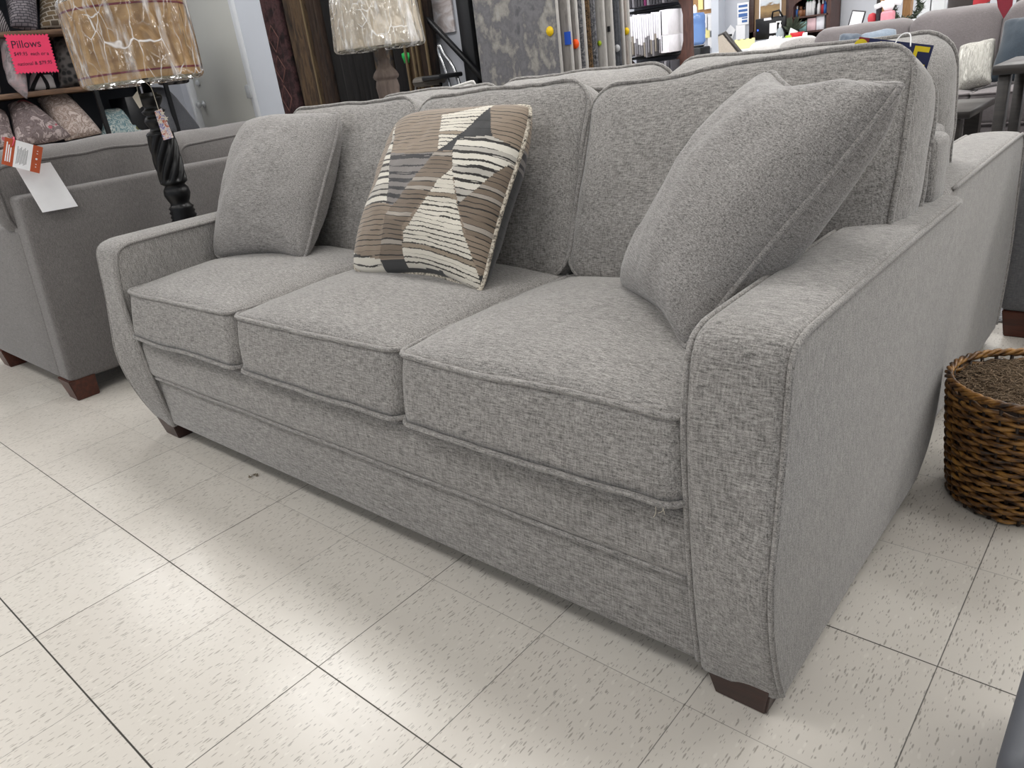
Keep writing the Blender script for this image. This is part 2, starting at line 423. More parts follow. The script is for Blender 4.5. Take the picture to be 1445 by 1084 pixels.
def arm(xi, xo, outer, inner, back, r=.014, crown=.006):
    """arm as a loft between two side profiles (y,z) running bottom front -> top front -> top back -> bottom back"""
    A = catmull(inner+back, 5); B = catmull(outer+back, 5); n = len(A)
    s = 1 if xo > xi else -1; K = 16; rows = []
    def off(P, d):
        c = Vector((.78, .35)); return [p+(c-p).normalized()*d for p in P]
    xs = [(0, r), (.02, r*.5), (.06, r*.15), (.1, 0)]+[(.1+.8*i/10, 0) for i in range(1, 11)]+[(.94, r*.15), (.98, r*.5), (1, r)]
    for q, d in xs:
        P = [a.lerp(b, q) for a, b in zip(A, B)]
        if d: P = off(P, d)
        cr = crown*(1-(2*q-1)**2)
        rows.append([Vector((xi+(xo-xi)*q, p.x, p.y+(cr if p.y > .6 else 0))) for p in P])
    vs = [p for rw in rows for p in rw]; fs = []
    for i in range(len(rows)-1):
        for k in range(n):
            j = (k+1) % n; f = (i*n+k, i*n+j, (i+1)*n+j, (i+1)*n+k); fs.append(f if s > 0 else f[::-1])
    mb = MB().add(vs, fs)
    for rw, ori, bul in ((rows[0], -s, 0.0), (rows[-1], s, .0)):
        c = Vector((rw[0].x, .78, .35)); caps = []
        for q in (1, .9, .75, .55, .3): caps.append([c.lerp(p, q)+Vector((s*bul*(1-q*q), 0, 0)) for p in rw])
        vs = [p for L in caps for p in L]+[c+Vector((s*bul, 0, 0))]; fs = []
        for i in range(4):
            for k in range(n):
                f = (i*n+k, i*n+(k+1) % n, (i+1)*n+(k+1) % n, (i+1)*n+k); fs.append(f if ori > 0 else f[::-1])
        for k in range(n):
            f = (4*n+k, 4*n+(k+1) % n, 5*n); fs.append(f if ori > 0 else f[::-1])
        mb.add(vs, fs, 0, False)
    pp = MB()
    m = int(n*.60)
    for P, x in ((A, xi), (B, xo)):
        pp.tube([Vector((x, p.x-.0, p.y)) for p in off(P, .006)[1:m]], .005, 6)
    return mb, pp

OUTER = [(.352, .05), (.322, .13), (.300, .22), (.293, .31), (.306, .40), (.322, .50), (.332, .585), (.342, .632), (.372, .652), (.45, .657)]
INNER = [(.345, .05), (.334, .13), (.325, .22), (.319, .31), (.316, .40), (.315, .50), (.323, .57), (.336, .622), (.366, .648), (.45, .655)]
BACKP = [(.80, .659), (1.15, .655), (1.225, .65), (1.24, .62), (1.246, .40), (1.24, .22), (1.205, .12), (1.13, .065), (1.05, .05), (.7, .05)]

def build_sofa(label, group, loc, backs, seats, x0=-.012, tilt=24):
    s = thing('sofa', label, 'sofa', (x0, .79, 0), group)
    for side in (1, -1):
        mb, pp = arm(x0+side*.93, x0+side*1.07, OUTER, INNER, BACKP)
        o = mb.build('arm', 'sofa', s); pp.build('piping', 'sofa', o)
    MB().box(x0-.96, x0+.96, .345, 1.18, .062, .237, .012, 3).build('base', 'sofa', s)
    o = MB().box(x0-.965, x0+.965, .328, .75, .226, .368, .036, 6, cuts=0).build('front_rail', 'sofa', s)
    MB().tube([(x0-.93+1.86*i/40, .338, .2325+.0015*math.sin(i*.7)) for i in range(41)], .0055, 6).build('piping', 'sofa', o)
    MB().box(x0-.9, x0+.9, .37, 1.16, .054, .064).build('dust_cover', 'underside', s)
    MB().box(x0-.92, x0+.92, 1.12, 1.238, .2, .785, .02, 3).box(x0-1.035, x0+1.035, 1.125, 1.234, .648, .783, .018, 3).build('back_frame', 'sofa', s)
    for i, (a, b, dz, dy) in enumerate(seats):
        w = b-a-.004; cx = (a+b)/2; fr = Matrix.Translation((cx, .325+dy+.29, .452+dz))
        xf = lambda p, fr=fr: fr @ Vector((p.x, p.y, p.z-.006*max(0, p.y)/.29))
        def edge(p, q, c, w=w):
            # front edge: top corner set back a little, the underside pushes forward and sags
            if q < 0:
                k = (-q/.29)**3; q = q-.006*k+.012*k*max(-1, min(1, c/.067))
            return p, q, c
        body, pp = cushion(w, .58, .134, .035, .046, .012, xf, band=.004, wob=.006, seed=i+1, edge=edge, pw=.5)
        o = body.build('seat_cushion', 'sofa', s); pp.build('piping', 'sofa', o)
    for i, (a, b, zl, zr, thk, y0, tl, bul) in enumerate(backs):
        w = b-a-.004; h = .47; cx = (a+b)/2; ang = math.radians(90-tl)
        # local: p.x across, p.y up the cushion, p.z out of the front
        up = Vector((0, math.cos(ang), math.sin(ang))); out = Vector((0, -math.sin(ang), math.cos(ang)))
        o0 = Vector((cx, y0, .515))
        def xf(p, w=w, h=h, up=up, out=out, o0=o0, zl=zl, zr=zr, thk=thk):
            k = (p.y+h/2)/h; q = p.x/w+.5
            top = zl+(zr-zl)*q-.515; L = top/up.z
            sag = 1+.0*q
            return o0+Vector((1, 0, 0))*p.x+up*(k*L)+out*(p.z-thk/2)
        def edge(p, q, c, w=w, h=h):
            kk = max(0, q/(h/2))
            p = p*(1-.015*kk**4); c = c*(1-.12*kk**3) if c < 0 else c
            return p, q, c
        body, pp = cushion(w, h, thk, .07, bul, bul*.8, xf, band=.012, wob=.010, seed=i+11, edge=edge, pw=.55)
        o = body.build('back_cushion', 'sofa', s); pp.build('piping', 'sofa', o)
    for side in (1, -1):
        for (ya, yb) in ((.345, .44), (1.05, 1.14)):
            xa, xb = (x0+side*1.055, x0+side*.942) if side > 0 else (x0+side*1.055, x0+side*.942)
            tapered_leg(min(xa, xb), max(xa, xb), ya, yb, .066, 'leg', s, dy1=.02)
    return s

seats = [(-.932, -.322, 0, 0), (-.322, .298, 0, 0), (.298, .918, .004, -.006)]
backs1 = [(-.935, -.300, .945, .950, .15, .868, 22, .05), (-.300, .305, .940, .945, .15, .868, 22, .05), (.305, 1.005, .925, .962, .15, .868, 22, .05)]
sofa1 = build_sofa('long light grey three-seat sofa with flared arms filling the middle of the floor', None, None, backs1, seats)
backs2 = [(-1.02, -.33, .955, .96, .16, .868, 18, .065), (-.33, .32, .955, .945, .16, .868, 18, .065), (.32, .95, .945, .94, .16, .868, 18, .065)]
sofa2 = build_sofa('light grey sofa standing back to back behind the long three-seat sofa', None, None, backs2, seats)
sofa2.rotation_euler = (0, 0, PI); sofa2.location = (-.05, 1.245+.455, 0)

# loose threads under the right seat cushion
th = MB()
for (u, v, du, dv) in ((925, 712, -3, 18), (932, 712, 6, 14), (938, 713, -9, 11)):
    a = at(u, v, 1, .318); b = at(u+du, v+dv, 1, .322); m = (a+b)/2+Vector((.004, -.003, 0))
    th.tube(catmull([a, m, b], 4), .0007, 4)
o = th.build('loose_thread', 'cord', sofa1)

# ------------------------------------------------------------------ throw pillows on the sofa
throw_pillow('throw_pillow', (-.945, .63, .548), (-.505, .695, .548), (-.985, .885, .932), (-.540, .952, .938), .19, ['sofa_pillow'],
             'plain grey throw pillow leaning in the left corner of the long sofa', seed=2, pinch=.03, back=1.25, wave=.045, rc=.05)
throw_pillow('throw_pillow', (.530, .765, .553), (.830, .500, .550), (.775, .925, .942), (1.085, .668, .925), .20, ['sofa_pillow'],
             'plain grey throw pillow tipped over the right arm of the long sofa', seed=5, pinch=.06, dip=.11, back=1.15, wave=.02)

def stripe(name, base, line, per, width, alt=None, alt_amt=.0, jag=.5):
    t = NT(name)
    tc = t.n('TexCoord'); sp = t.n('SeparateXYZ'); t.set(sp, 0, tc.outputs['UV'])
    n1 = t.noise(t.coord('UV', (7, 9, 1)), 1, 2); n2 = t.noise(t.coord('UV', (90, 70, 1)), 1, 2)
    v = t.math('MULTIPLY_ADD', n1, .022, t.math('MULTIPLY_ADD', n2, .006*jag, sp.outputs[1]))
    q = t.math('MULTIPLY', v, per); fr = t.math('FRACT', q); fl = t.math('FLOOR', q)
    wn = t.n('TexWhiteNoise', {'noise_dimensions': '1D'}); t.set(wn, 'W', fl)
    gap = t.noise(t.coord('UV', (6, 60, 1)), 1, 1)
    wd = t.math('MULTIPLY', width, t.math('MULTIPLY_ADD', wn.outputs[0], 1.3, .35))
    wd = t.math('MULTIPLY', wd, t.math('MULTIPLY_ADD', t.math('LESS_THAN', gap, .62), .8, .2))
    on = t.math('LESS_THAN', fr, wd)
    sp2 = t.noise(t.coord('UV', (260, 260, 1)), 1, 2)
    if alt:
        wn2 = t.n('TexWhiteNoise', {'noise_dimensions': '1D'}); t.set(wn2, 'W', t.math('ADD', fl, 31.7))
        b = t.mix(t.math('LESS_THAN', wn2.outputs[0], alt_amt), lin(base), lin(alt))
    else: b = lin(base)
    b = t.mix(t.math('MULTIPLY', sp2, .35), b, tuple(x*.6 for x in lin(base)[:3])+(1,))
    t.bump(t.math('ADD', t.math('MULTIPLY', on, -1), t.math('MULTIPLY', sp2, .5)), .5, .002)
    return t.done(t.mix(on, b, lin(line)), .95, 0, Sheen_Weight=.2)
pm = [stripe('tan_thin_stripe_knit', '8f8070', '2c2a28', 40, .15), stripe('cream_thin_stripe_knit', 'd9d3c6', '3a3733', 42, .20, '8f7f6c', .05, 2.2),
      stripe('charcoal_heather_knit', '3a3a3b', '2a2a2b', 20, .1), stripe('cream_bold_stripe_knit', 'd9d4c8', '2f2d2b', 26, .30, 'b0aba3', .16, 1.6),
      stripe('grey_heather_stripe_knit', '7f7a77', '353436', 21, .42, None, 0, 2), stripe('brown_stripe_knit', '7b6d5f', '2d2a28', 40, .18, 'aaa298', .10)]
polys = [(2, [(0.629, 1.01), (0.708, 0.834), (0.447, 0.853), (0.434, 0.77), (0.327, 0.777), (0.441, 0.869)]), (0, [(-0.042, 1.055), (0.263, 1.001), (0.327, 0.777), (-0.005, 0.771)]), (1, [(0.258, 1.014), (0.636, 1.031), (0.632, 1.001), (0.441, 0.869), (0.342, 0.776), (0.322, 0.79)]), (0, [(0.621, 1.032), (1.063, 1.028), (0.991, 0.807), (0.911, 0.756), (0.709, 0.831)]), (3, [(0.406, 0.857), (0.708, 0.834), (0.911, 0.756), (0.601, 0.434), (0.47, 0.682)]), (4, [(-0.005, 0.771), (0.308, 0.771), (0.231, 0.639), (0.137, 0.401), (0.097, 0.413), (0.008, 0.701)]), (5, [(0.308, 0.771), (0.434, 0.77), (0.48, 0.657), (0.408, 0.585), (0.27, 0.276), (0.332, 0.077), (0.176, 0.058), (0.126, 0.32), (0.137, 0.401), (0.231, 0.639)]), (1, [(0.48, 0.657), (0.591, 0.439), (0.736, 0.246), (0.924, 0.032), (0.358, 0.029), (0.332, 0.077), (0.289, 0.226), (0.408, 0.585)]), (5, [(0.911, 0.756), (1.006, 0.806), (0.948, 0.623), (0.923, 0.314), (0.942, 0.227), (0.745, 0.259), (0.601, 0.434)]), (0, [(0.745, 0.259), (0.942, 0.227), (1.032, 0.103), (0.979, 0.054), (0.911, 0.047)]), (3, [(-0.033, 1.011), (-0.005, 0.771), (0.097, 0.413), (-0.067, 0.379), (-0.037, 0.633)]), (0, [(-0.053, 0.38), (0.137, 0.401), (0.126, 0.32), (0.176, 0.058), (-0.016, 0.06)]), (2, [(0.184, 0.056), (0.336, 0.067), (0.377, 0.034), (0.599, 0.047), (0.664, -0.011), (0.242, -0.057)]), (3, [(-0.092, 0.036), (0.177, 0.069), (0.247, -0.07), (0.049, -0.109)]), (1, [(0.599, 0.047), (0.924, 0.032), (0.988, -0.043), (0.639, -0.02)]), (2, [(0.898, 0.046), (1.063, 0.095), (1.015, -0.039)])]
def inside(p, poly):
    x, y = p; c = False; n = len(poly)
    for i in range(n):
        (x1, y1), (x2, y2) = poly[i], poly[i-1]
        if (y1 > y) != (y2 > y) and x < (x2-x1)*(y-y1)/(y2-y1)+x1: c = not c
    return c
WU, WV = [0.046, -0.526, 0.447, 0.016, 0.228, -0.068, 0.054, 0.825, 0.083, -0.128], [-0.068, 1.205, 0.264, -0.379, 0.276, -0.036, 0.012, -0.207, -0.043, -0.042]
def warp(u, v):
    b = [u**i*v**j for i in range(4) for j in range(4) if i+j < 4]
    return sum(x*y for x, y in zip(WU, b)), sum(x*y for x, y in zip(WV, b))
def patch(u, v, side):
    if side > 0: u, v = warp(u, v)
    if side < 0:
        if u > .82 and v < .62: return 2
        u = 1-u+.13; v = v+.03
    for k, poly in polys:
        if inside((u, v), poly): return k
    return 2 if side < 0 else 0
throw_pillow('throw_pillow', (-.250, .655, .552), (.252, .640, .552), (-.285, .945, .905), (.228, .925, .920), .18, pm,
             'patterned throw pillow with tan, cream and charcoal striped patches in the middle of the sofa', seed=9, pinch=.05, back=1.3, wave=.05, rc=.05, n=150, colour=patch,
             pipe_mat=blotch('black_and_cream_cord', ['2f2d2b', '8f877b', 'cfc6b6', 'd8d0c2'], 120, .9, 2))
# white pillow on the other sofa, only its tip shows
b = at(668, 111, 1, 1.72)
throw_pillow('throw_pillow', b+Vector((-.42, .12, -.42)), b+Vector((.02, .20, -.43)), b+Vector((-.44, -.06, -.06)), b, .14, [fabric('off_white_weave', 'c8c6c2', 'e8e6e2')],
             'off-white pillow whose tip shows above the back of the far sofa', seed=4)

# ------------------------------------------------------------------ sale tag behind the right back cushion
M['navy'] = plain('navy_card', '16204e', .5); M['redcard'] = plain('red_card', '7c2030', .5); M['yellow'] = plain('yellow_ink', 'e0c81e', .6)
c0, c1 = at(1213, 52, 1, 1.18), at(1318, 64, 1, 1.18)
d0 = at(1309, 80, 1, 1.18)
st = thing('sale_tag', 'blue and red cardboard SALE tag with yellow letters hung behind the right back cushion', 'tag', ((c0+c1)/2))
X = (c1-c0); dn = (d0-c1); dn = (dn-X*(dn.dot(X)/X.length_squared)).normalized()*.14
F = frame((c0+c1)/2+dn*.5, X, -dn); W = X.length
cm = MB(); cm.box(-W/2+.02, W/2, -.07, .07, -.0008, .0008, mat=F); cm.box(-W/2, -W/2+.0205, -.07, .07, -.0008, .0008, mi=1, mat=F)
cm.build('card', ['navy', 'redcard'], st)
text('lettering', 'SALE', .105, 'yellow', st, F @ Matrix.Translation((-.006, .026, .0014)), sx=.66)
mid = at(1277, 56, 1, 1.16)
MB().tube(catmull([mid+Vector((-.018, -.01, -.012)), mid+Vector((-.008, 0, .008)), mid+Vector((.008, 0, .009)), mid+Vector((.016, -.02, -.012))], 6), .0012, 5).build('plastic_loop', 'white', st)

# ------------------------------------------------------------------ dark grey loveseat at the left, seen from behind
gs = thing('sofa', 'dark grey loveseat seen from behind at the left with hanging price tags', 'sofa', (-2.2, 1.05, 0))
XB = -1.70
def gbend(p): return Vector((p.x, p.y-.06*max(0, 1-p.z/.75)**1.0*(1 if p.y < .9 else 0), p.z))
MB().box(-1.86, XB, .362, 1.78, .075, .775, .018, 3, fn=gbend, cuts=3).build('back_panel', 'grey', gs)
ga = []
for i in range(2):
    yy = .36 if i == 0 else 1.66
    mb = MB().box(-2.62, -1.79, yy, yy+.12, .075, .66, .022, 4, fn=(gbend if i == 0 else None), cuts=3)
    mb.build('arm', 'grey', gs)
MB().box(-2.58, -1.8, .46, 1.7, .08, .34, .02, 3).build('base', 'grey', gs)
for i, (ya, yb) in enumerate(((.47, 1.065), (1.065, 1.66))):
    fr = Matrix.Translation((-2.25, (ya+yb)/2, .40))
    body, pp = cushion(.72, yb-ya-.01, .12, .04, .03, .01, lambda p, fr=fr: fr @ p, seed=i+30)
    o = body.build('seat_cushion', 'grey', gs); pp.build('piping', 'grey', o)
for i, (ya, yb, dz) in enumerate(((.345, 1.035, .0), (1.035, 1.67, -.03))):
    def xf(p, ya=ya, yb=yb, dz=dz):
        # width along y, up z, front towards -x; the puffy top rises from the back welt to the front welt
        k = p.y/.22+.5
        return Vector((-1.89-p.z, (ya+yb)/2-p.x, .768+dz*k+p.y+.040*k*(p.z/.17+.5)))
    body, pp = cushion(yb-ya-.006, .22, .17, .05, .05, .03, xf, band=.026, wob=.010, seed=i+20, rings=12)
    o = body.build('back_cushion', 'grey', gs); pp.build('piping', 'grey', o)
for (xa, xb, ya, yb) in ((-1.82, -1.70, .30, .40), (-2.62, -2.5, .30, .40), (-1.82, -1.70, 1.66, 1.76), (-2.62, -2.5, 1.66, 1.76)):
    tapered_leg(xa, xb, ya, yb, .085, 'redleg', gs, dx0=.03, dx1=.004, dy0=.012, dy1=.004)
# paper and swing tag hanging on its back
pp_ = [at(u, v, 0, -1.675) for u, v in ((22, 236), (71, 229), (110, 291), (60, 300))]
mb = MB(); n_ = Vector((.0008, 0, 0))
mb.add([p-n_ for p in pp_]+[p+n_ for p in pp_], [(3, 2, 1, 0), (4, 5, 6, 7), (0, 1, 5, 4), (1, 2, 6, 5), (2, 3, 7, 6), (3, 0, 4, 7)], 0, False)
solo(mb, 'price_sheet', 'white', 'blank white sheet hanging on the back of the dark grey loveseat', 'paper')
M['orange'] = plain('rust_orange_card', 'b4502a', .6, var=.03); M['ink'] = plain('grey_ink', '8a8a8c', .8); M['pink_cord'] = plain('pink_cord', 'e05a70', .7)
a, b, c, d = [at(u, v, 0, -1.63) for u, v in ((17, 200), (68, 210), (48, 243), (-8, 225))]
tg = thing('swing_tag', 'orange and white swing tag hanging above the blank sheet', 'tag', (a+b+c+d)/4)
F = frame((a+b+c+d)/4, (b-a)+(c-d), (a-d)+(b-c)); W = ((b-a).length+(c-d).length)/2; H = ((a-d).length+(b-c).length)/2
cm = MB(); cm.box(-W/2, -W*.22, -H/2, H/2, -.0007, .0007, mi=1, mat=F); cm.box(-W*.22, W*.24, -H/2, H/2, -.0007, .0007, mat=F); cm.box(W*.24, W/2, -H/2, H/2, -.0007, .0007, mi=1, mat=F)
cm.build('card', ['white', 'orange'], tg)
R90 = Matrix.Rotation(PI/2, 4, 'Z')
lt = MB()
for i in range(9):
    lt.box(-W*.15+W*.032*i, -W*.135+W*.032*i, -H*(.36-.03*(i % 3)), H*(.30-.05*((i*2) % 3)), .0007, .0010, mat=F)
lt.build('small_print', 'ink', tg)
hp = MB()
for i in range(3): hp.box(-W*(.44-.055*i), -W*(.41-.055*i), -H*.36, H*(.36-.09*i), .0007, .0011, mat=F)
hp.build('heading', 'white', tg)
lg = MB().lathe([(.0035, .0007), (.0035, .0011)], n=16); lg.v = [F @ Matrix.Translation((W*.37, 0, 0)) @ v for v in lg.v]
for i in (-3, -2, 2, 3): lg.box(W*.355, W*.39, H*.10*i-.001, H*.10*i+.0012, .0007, .0011, mat=F)
lg.build('emblem', 'white', tg)
hk = a.lerp(d, .2)
MB().tube(catmull([hk+Vector((.002, .01, -.004)), hk+Vector((.004, .02, .012)), hk+Vector((-.02, .03, .022)), hk+Vector((-.05, .035, .012))], 6), .0022, 6).build('string', 'pink_cord', tg)

# ------------------------------------------------------------------ table lamps on end tables
M['burlap'] = blotch('tan_burlap', ['b08d5e', 'c4a272', 'a88558'], 9, .9, 5)
M['linen'] = blotch('cream_linen', ['d8cdb8', 'e6dccb', 'd2c5ae'], 60, .9, 3, (1, 1, .15))
M['trimred'] = plain('dark_red_trim', '7d2833', .8); M['lining'] = plain('pale_shade_lining', 'a8a390', .8)
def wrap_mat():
    """thin clear film: mostly transparent, glossy by Fresnel, creases whitened, highlights painted on as white diffuse streaks"""
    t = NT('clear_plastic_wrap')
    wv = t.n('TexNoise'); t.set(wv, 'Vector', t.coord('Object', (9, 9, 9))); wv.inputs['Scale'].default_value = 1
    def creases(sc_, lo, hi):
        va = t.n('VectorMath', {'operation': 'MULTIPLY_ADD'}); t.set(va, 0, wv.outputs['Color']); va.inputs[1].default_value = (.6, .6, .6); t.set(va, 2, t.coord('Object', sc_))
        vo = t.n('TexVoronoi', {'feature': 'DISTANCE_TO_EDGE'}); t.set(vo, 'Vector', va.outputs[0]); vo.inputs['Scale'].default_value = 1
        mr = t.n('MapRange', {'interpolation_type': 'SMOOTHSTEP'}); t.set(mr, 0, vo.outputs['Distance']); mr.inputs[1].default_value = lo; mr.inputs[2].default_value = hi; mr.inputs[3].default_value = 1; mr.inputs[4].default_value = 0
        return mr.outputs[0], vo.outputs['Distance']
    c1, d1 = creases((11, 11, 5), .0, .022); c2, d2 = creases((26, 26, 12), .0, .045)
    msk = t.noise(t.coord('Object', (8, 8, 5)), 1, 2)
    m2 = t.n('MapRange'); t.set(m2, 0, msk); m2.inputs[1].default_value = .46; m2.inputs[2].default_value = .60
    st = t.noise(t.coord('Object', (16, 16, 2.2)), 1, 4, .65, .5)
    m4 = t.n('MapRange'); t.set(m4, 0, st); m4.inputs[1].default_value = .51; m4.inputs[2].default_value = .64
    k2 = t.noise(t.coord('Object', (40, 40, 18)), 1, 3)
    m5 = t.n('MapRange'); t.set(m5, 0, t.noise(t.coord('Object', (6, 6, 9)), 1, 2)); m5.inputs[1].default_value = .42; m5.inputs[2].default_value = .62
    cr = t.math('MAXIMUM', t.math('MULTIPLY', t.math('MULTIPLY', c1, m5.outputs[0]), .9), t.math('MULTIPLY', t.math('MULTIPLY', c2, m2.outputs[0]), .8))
    cr = t.math('MAXIMUM', cr, t.math('MULTIPLY', m4.outputs[0], t.math('MULTIPLY_ADD', k2, 1.3, -.1)))  # vertical streaks: lamp reflections painted into the film as white haze
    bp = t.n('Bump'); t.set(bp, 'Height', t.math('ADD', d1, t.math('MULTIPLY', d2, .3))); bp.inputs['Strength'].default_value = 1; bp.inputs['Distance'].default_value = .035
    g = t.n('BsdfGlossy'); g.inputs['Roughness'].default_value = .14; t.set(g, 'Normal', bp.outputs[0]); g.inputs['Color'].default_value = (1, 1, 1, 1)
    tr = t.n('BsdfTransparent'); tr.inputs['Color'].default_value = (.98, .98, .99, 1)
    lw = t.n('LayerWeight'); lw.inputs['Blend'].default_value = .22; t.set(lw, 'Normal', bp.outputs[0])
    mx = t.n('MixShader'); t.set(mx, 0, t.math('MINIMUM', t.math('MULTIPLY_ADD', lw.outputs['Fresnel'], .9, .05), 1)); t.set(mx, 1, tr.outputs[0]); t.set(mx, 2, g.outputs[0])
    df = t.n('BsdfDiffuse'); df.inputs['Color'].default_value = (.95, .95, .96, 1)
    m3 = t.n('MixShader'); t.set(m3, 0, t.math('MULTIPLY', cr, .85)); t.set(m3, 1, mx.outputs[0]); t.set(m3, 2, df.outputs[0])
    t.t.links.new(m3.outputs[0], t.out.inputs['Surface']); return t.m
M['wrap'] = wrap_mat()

def end_table(x0, x1, y0, y1, h, mat, label, ang=0):
    t = thing('end_table', label, 'table', ((x0+x1)/2, (y0+y1)/2, 0))
    MB().box(x0, x1, y0, y1, h-.03, h, .004, 2).build('tabletop', mat, t)
    MB().box(x0+.03, x1-.03, y0+.03, y1-.03, h-.1, h-.03, .003, 1).build('apron', mat, t)
    for x in (x0+.03, x1-.075):
        for y in (y0+.03, y1-.075): MB().box(x, x+.045, y, y+.045, 0, h-.03, .003, 1).build('leg', mat, t)
    MB().box(x0+.04, x1-.04, y0+.04, y1-.04, .16, .18, .003, 1).build('shelf', mat, t)
    return t
M['darkwood'] = wood('dark_espresso_wood', '1d1a19', '342f2c', (10, 80, 80), .4)
end_table(-1.60, -1.18, .68, 1.08, .585, 'darkwood', 'dark wood end table carrying the black twisted lamp between two sofas')
end_table(-1.66, -1.20, 1.86, 2.30, .585, 'darkwood', 'dark wood end table carrying the turned brown lamp')

def shade_on(l, c, z0, z1, r0, r1, mat, trims, seed, wr):
    n = 64; prof = [(r0+(r1-r0)*i/8, z0+(z1-z0)*i/8) for i in range(9)]
    sh = MB(); sh.lathe(prof, c, n, 0, cap=False); sh.lathe([(r-.004, z) for r, z in prof][::-1], c, n, 1, cap=False)
    sh.lathe([(r0, z0), (r0-.004, z0)][::-1], c, n, 0, cap=False); sh.lathe([(r1-.004, z1), (r1, z1)][::-1], c, n, 0, cap=False)
    o = sh.build('lamp_shade', [mat, 'lining'], l)
    if trims:
        tm = MB()
        for z in trims:
            r = r0+(r1-r0)*(z-z0)/(z1-z0)+.0012
            tm.lathe([(r, z-.003), (r+.001, z), (r, z+.003)], c, n, 0, cap=False)
        tm.build('shade_trim', 'trimred', o)
    # loose clear wrapping, folded and gathered above and below
    def rf(r, a, z):
        k = max(0, (z-z1)/.05); m = max(0, (z0-z)/.02)
        s = noise.noise(Vector((math.cos(a)*3.0+seed, math.sin(a)*3.0, z*2.2)))
        f = abs(noise.noise(Vector((math.cos(a)*7+seed, math.sin(a)*7, z*3.0+4))))
        fold = .007*s+.012*(f-.25)
        return (r+.009+max(-.007, fold))*(1-.28*k**1.5)*(1-.10*m)
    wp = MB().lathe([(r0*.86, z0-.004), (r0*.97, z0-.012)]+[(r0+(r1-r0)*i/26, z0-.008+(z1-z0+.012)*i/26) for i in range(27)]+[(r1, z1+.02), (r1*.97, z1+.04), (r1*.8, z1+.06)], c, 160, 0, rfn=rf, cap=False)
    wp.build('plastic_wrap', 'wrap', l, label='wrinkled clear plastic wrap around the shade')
    # ring, spider and cord holding the shade on the stem
    hw = MB()
    for k in range(3):
        a = 2*PI*k/3+.4; hw.tube([Vector(c)+Vector((0, 0, z0+.06)), Vector(c)+Vector(((r0-.006)*math.cos(a), (r0-.006)*math.sin(a), z0+.05))], .002, 5)
    hw.build('shade_spider', 'black', l)
    return o

LC = at(201, 112, 0, -1.40); LX, LY = -1.40, .787; ZB = .585
la = thing('table_lamp', 'black twisted-column table lamp with burlap shade in clear plastic', 'lamp', (LX, LY, ZB))
prof = [(.075, 0), (.078, .008), (.066, .018), (.05, .024), (.043, .035), (.047, .042), (.041, .05), (.046, .058), (.040, .066), (.045, .074), (.036, .082), (.033, .09), (.040, .105), (.046, .122), (.044, .14), (.034, .155), (.040, .159), (.046, .164)]
MB().lathe(prof, (LX, LY, ZB), 40).build('lamp_base', 'blackwood', la)
tw = [(.047+.0025*math.sin(PI*i/39), .165+.170*i/39) for i in range(40)]
def twist(r, a, z):
    e = min(1, max(0, min(z-.167, .333-z)/.012))
    return r-.009*e*(0.5+.5*math.cos(8*a-z*105))**1.6
MB().lathe([(.046, .163)]+tw+[(.046, .337)], (LX, LY, ZB), 128, rfn=twist).build('twisted_column', 'blackwood', la)
prof = [(.044, .337), (.040, .342), (.030, .346), (.027, .354), (.034, .366), (.039, .378), (.035, .390), (.027, .396), (.036, .404), (.040, .411), (.029, .418), (.026, .424), (.035, .436), (.041, .448), (.042, .460), (.030, .464), (.030, .470), (.016, .472)]
MB().lathe(prof, (LX, LY, ZB), 40).build('turned_neck', 'blackwood', la)
MB().lathe([(.015, .470), (.015, .60), (.022, .602), (.022, .62), (.004, .625)], (LX, LY, ZB), 20).build('stem', 'blackwood', la)
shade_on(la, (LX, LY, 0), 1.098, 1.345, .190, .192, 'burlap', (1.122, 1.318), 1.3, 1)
# lamp hang tags
M['photo_card'] = blotch('purple_flower_photo_card', ['4a4f8a', '8d86b8', 'e8dccb', 'a8454f', 'd9903f'], 60, .4)
q = [at(u, v, 0, -1.335) for u, v in ((218, 157), (228, 153), (245, 194), (231, 198))]
ht = thing('hang_tag', 'small purple photo hang tag on a string in front of the black lamp', 'tag', q[0])
n_ = Vector((.0006, 0, 0)); mb = MB(); mb.add([p-n_ for p in q]+[p+n_ for p in q], [(0, 1, 2, 3), (7, 6, 5, 4), (0, 4, 5, 1), (1, 5, 6, 2), (2, 6, 7, 3), (3, 7, 4, 0)], 0, False); mb.build('card', 'photo_card', ht)
mb = MB()
for (u, v) in ((229, 160), (234, 167), (226, 172)):
    s = at(u, v, 0, -1.332); pts = []
    for k in range(10):
        a = PI/2+2*PI*k/10; r = .011 if k % 2 == 0 else .0045; pts.append(s+Vector((0, r*math.cos(a), r*math.sin(a))))
    mb.add(pts, [tuple(range(10))], 0, False)
mb.build('gold_stars', 'yellow2' if 'yellow2' in M else 'cord', ht)
MB().tube(catmull([at(196, 110, 0, -1.38), at(212, 122, 0, -1.345), at(219, 140, 0, -1.338), at(224, 156, 0, -1.334)], 6), .0011, 5).build('string', 'cord', ht)
q = [at(u, v, 0, -1.40) + Vector((.0, -.045, 0)) for u, v in ((199, 128), (203, 132), (210, 150), (204, 152))]
mb = MB(); q = [at(u, v, 0, -1.38) for u, v in ((187, 137), (194, 128), (201, 150), (197, 153))]
mb.add([p-n_ for p in q]+[p+n_ for p in q], [(0, 1, 2, 3), (7, 6, 5, 4), (0, 4, 5, 1), (1, 5, 6, 2), (2, 6, 7, 3), (3, 7, 4, 0)], 0, False)
mb.tube([q[1], at(191, 112, 0, -1.39)], .0008, 4)
solo(mb, 'price_tag', 'cord', 'small cream tag turned edge-on at the left of the lamp neck', 'tag')

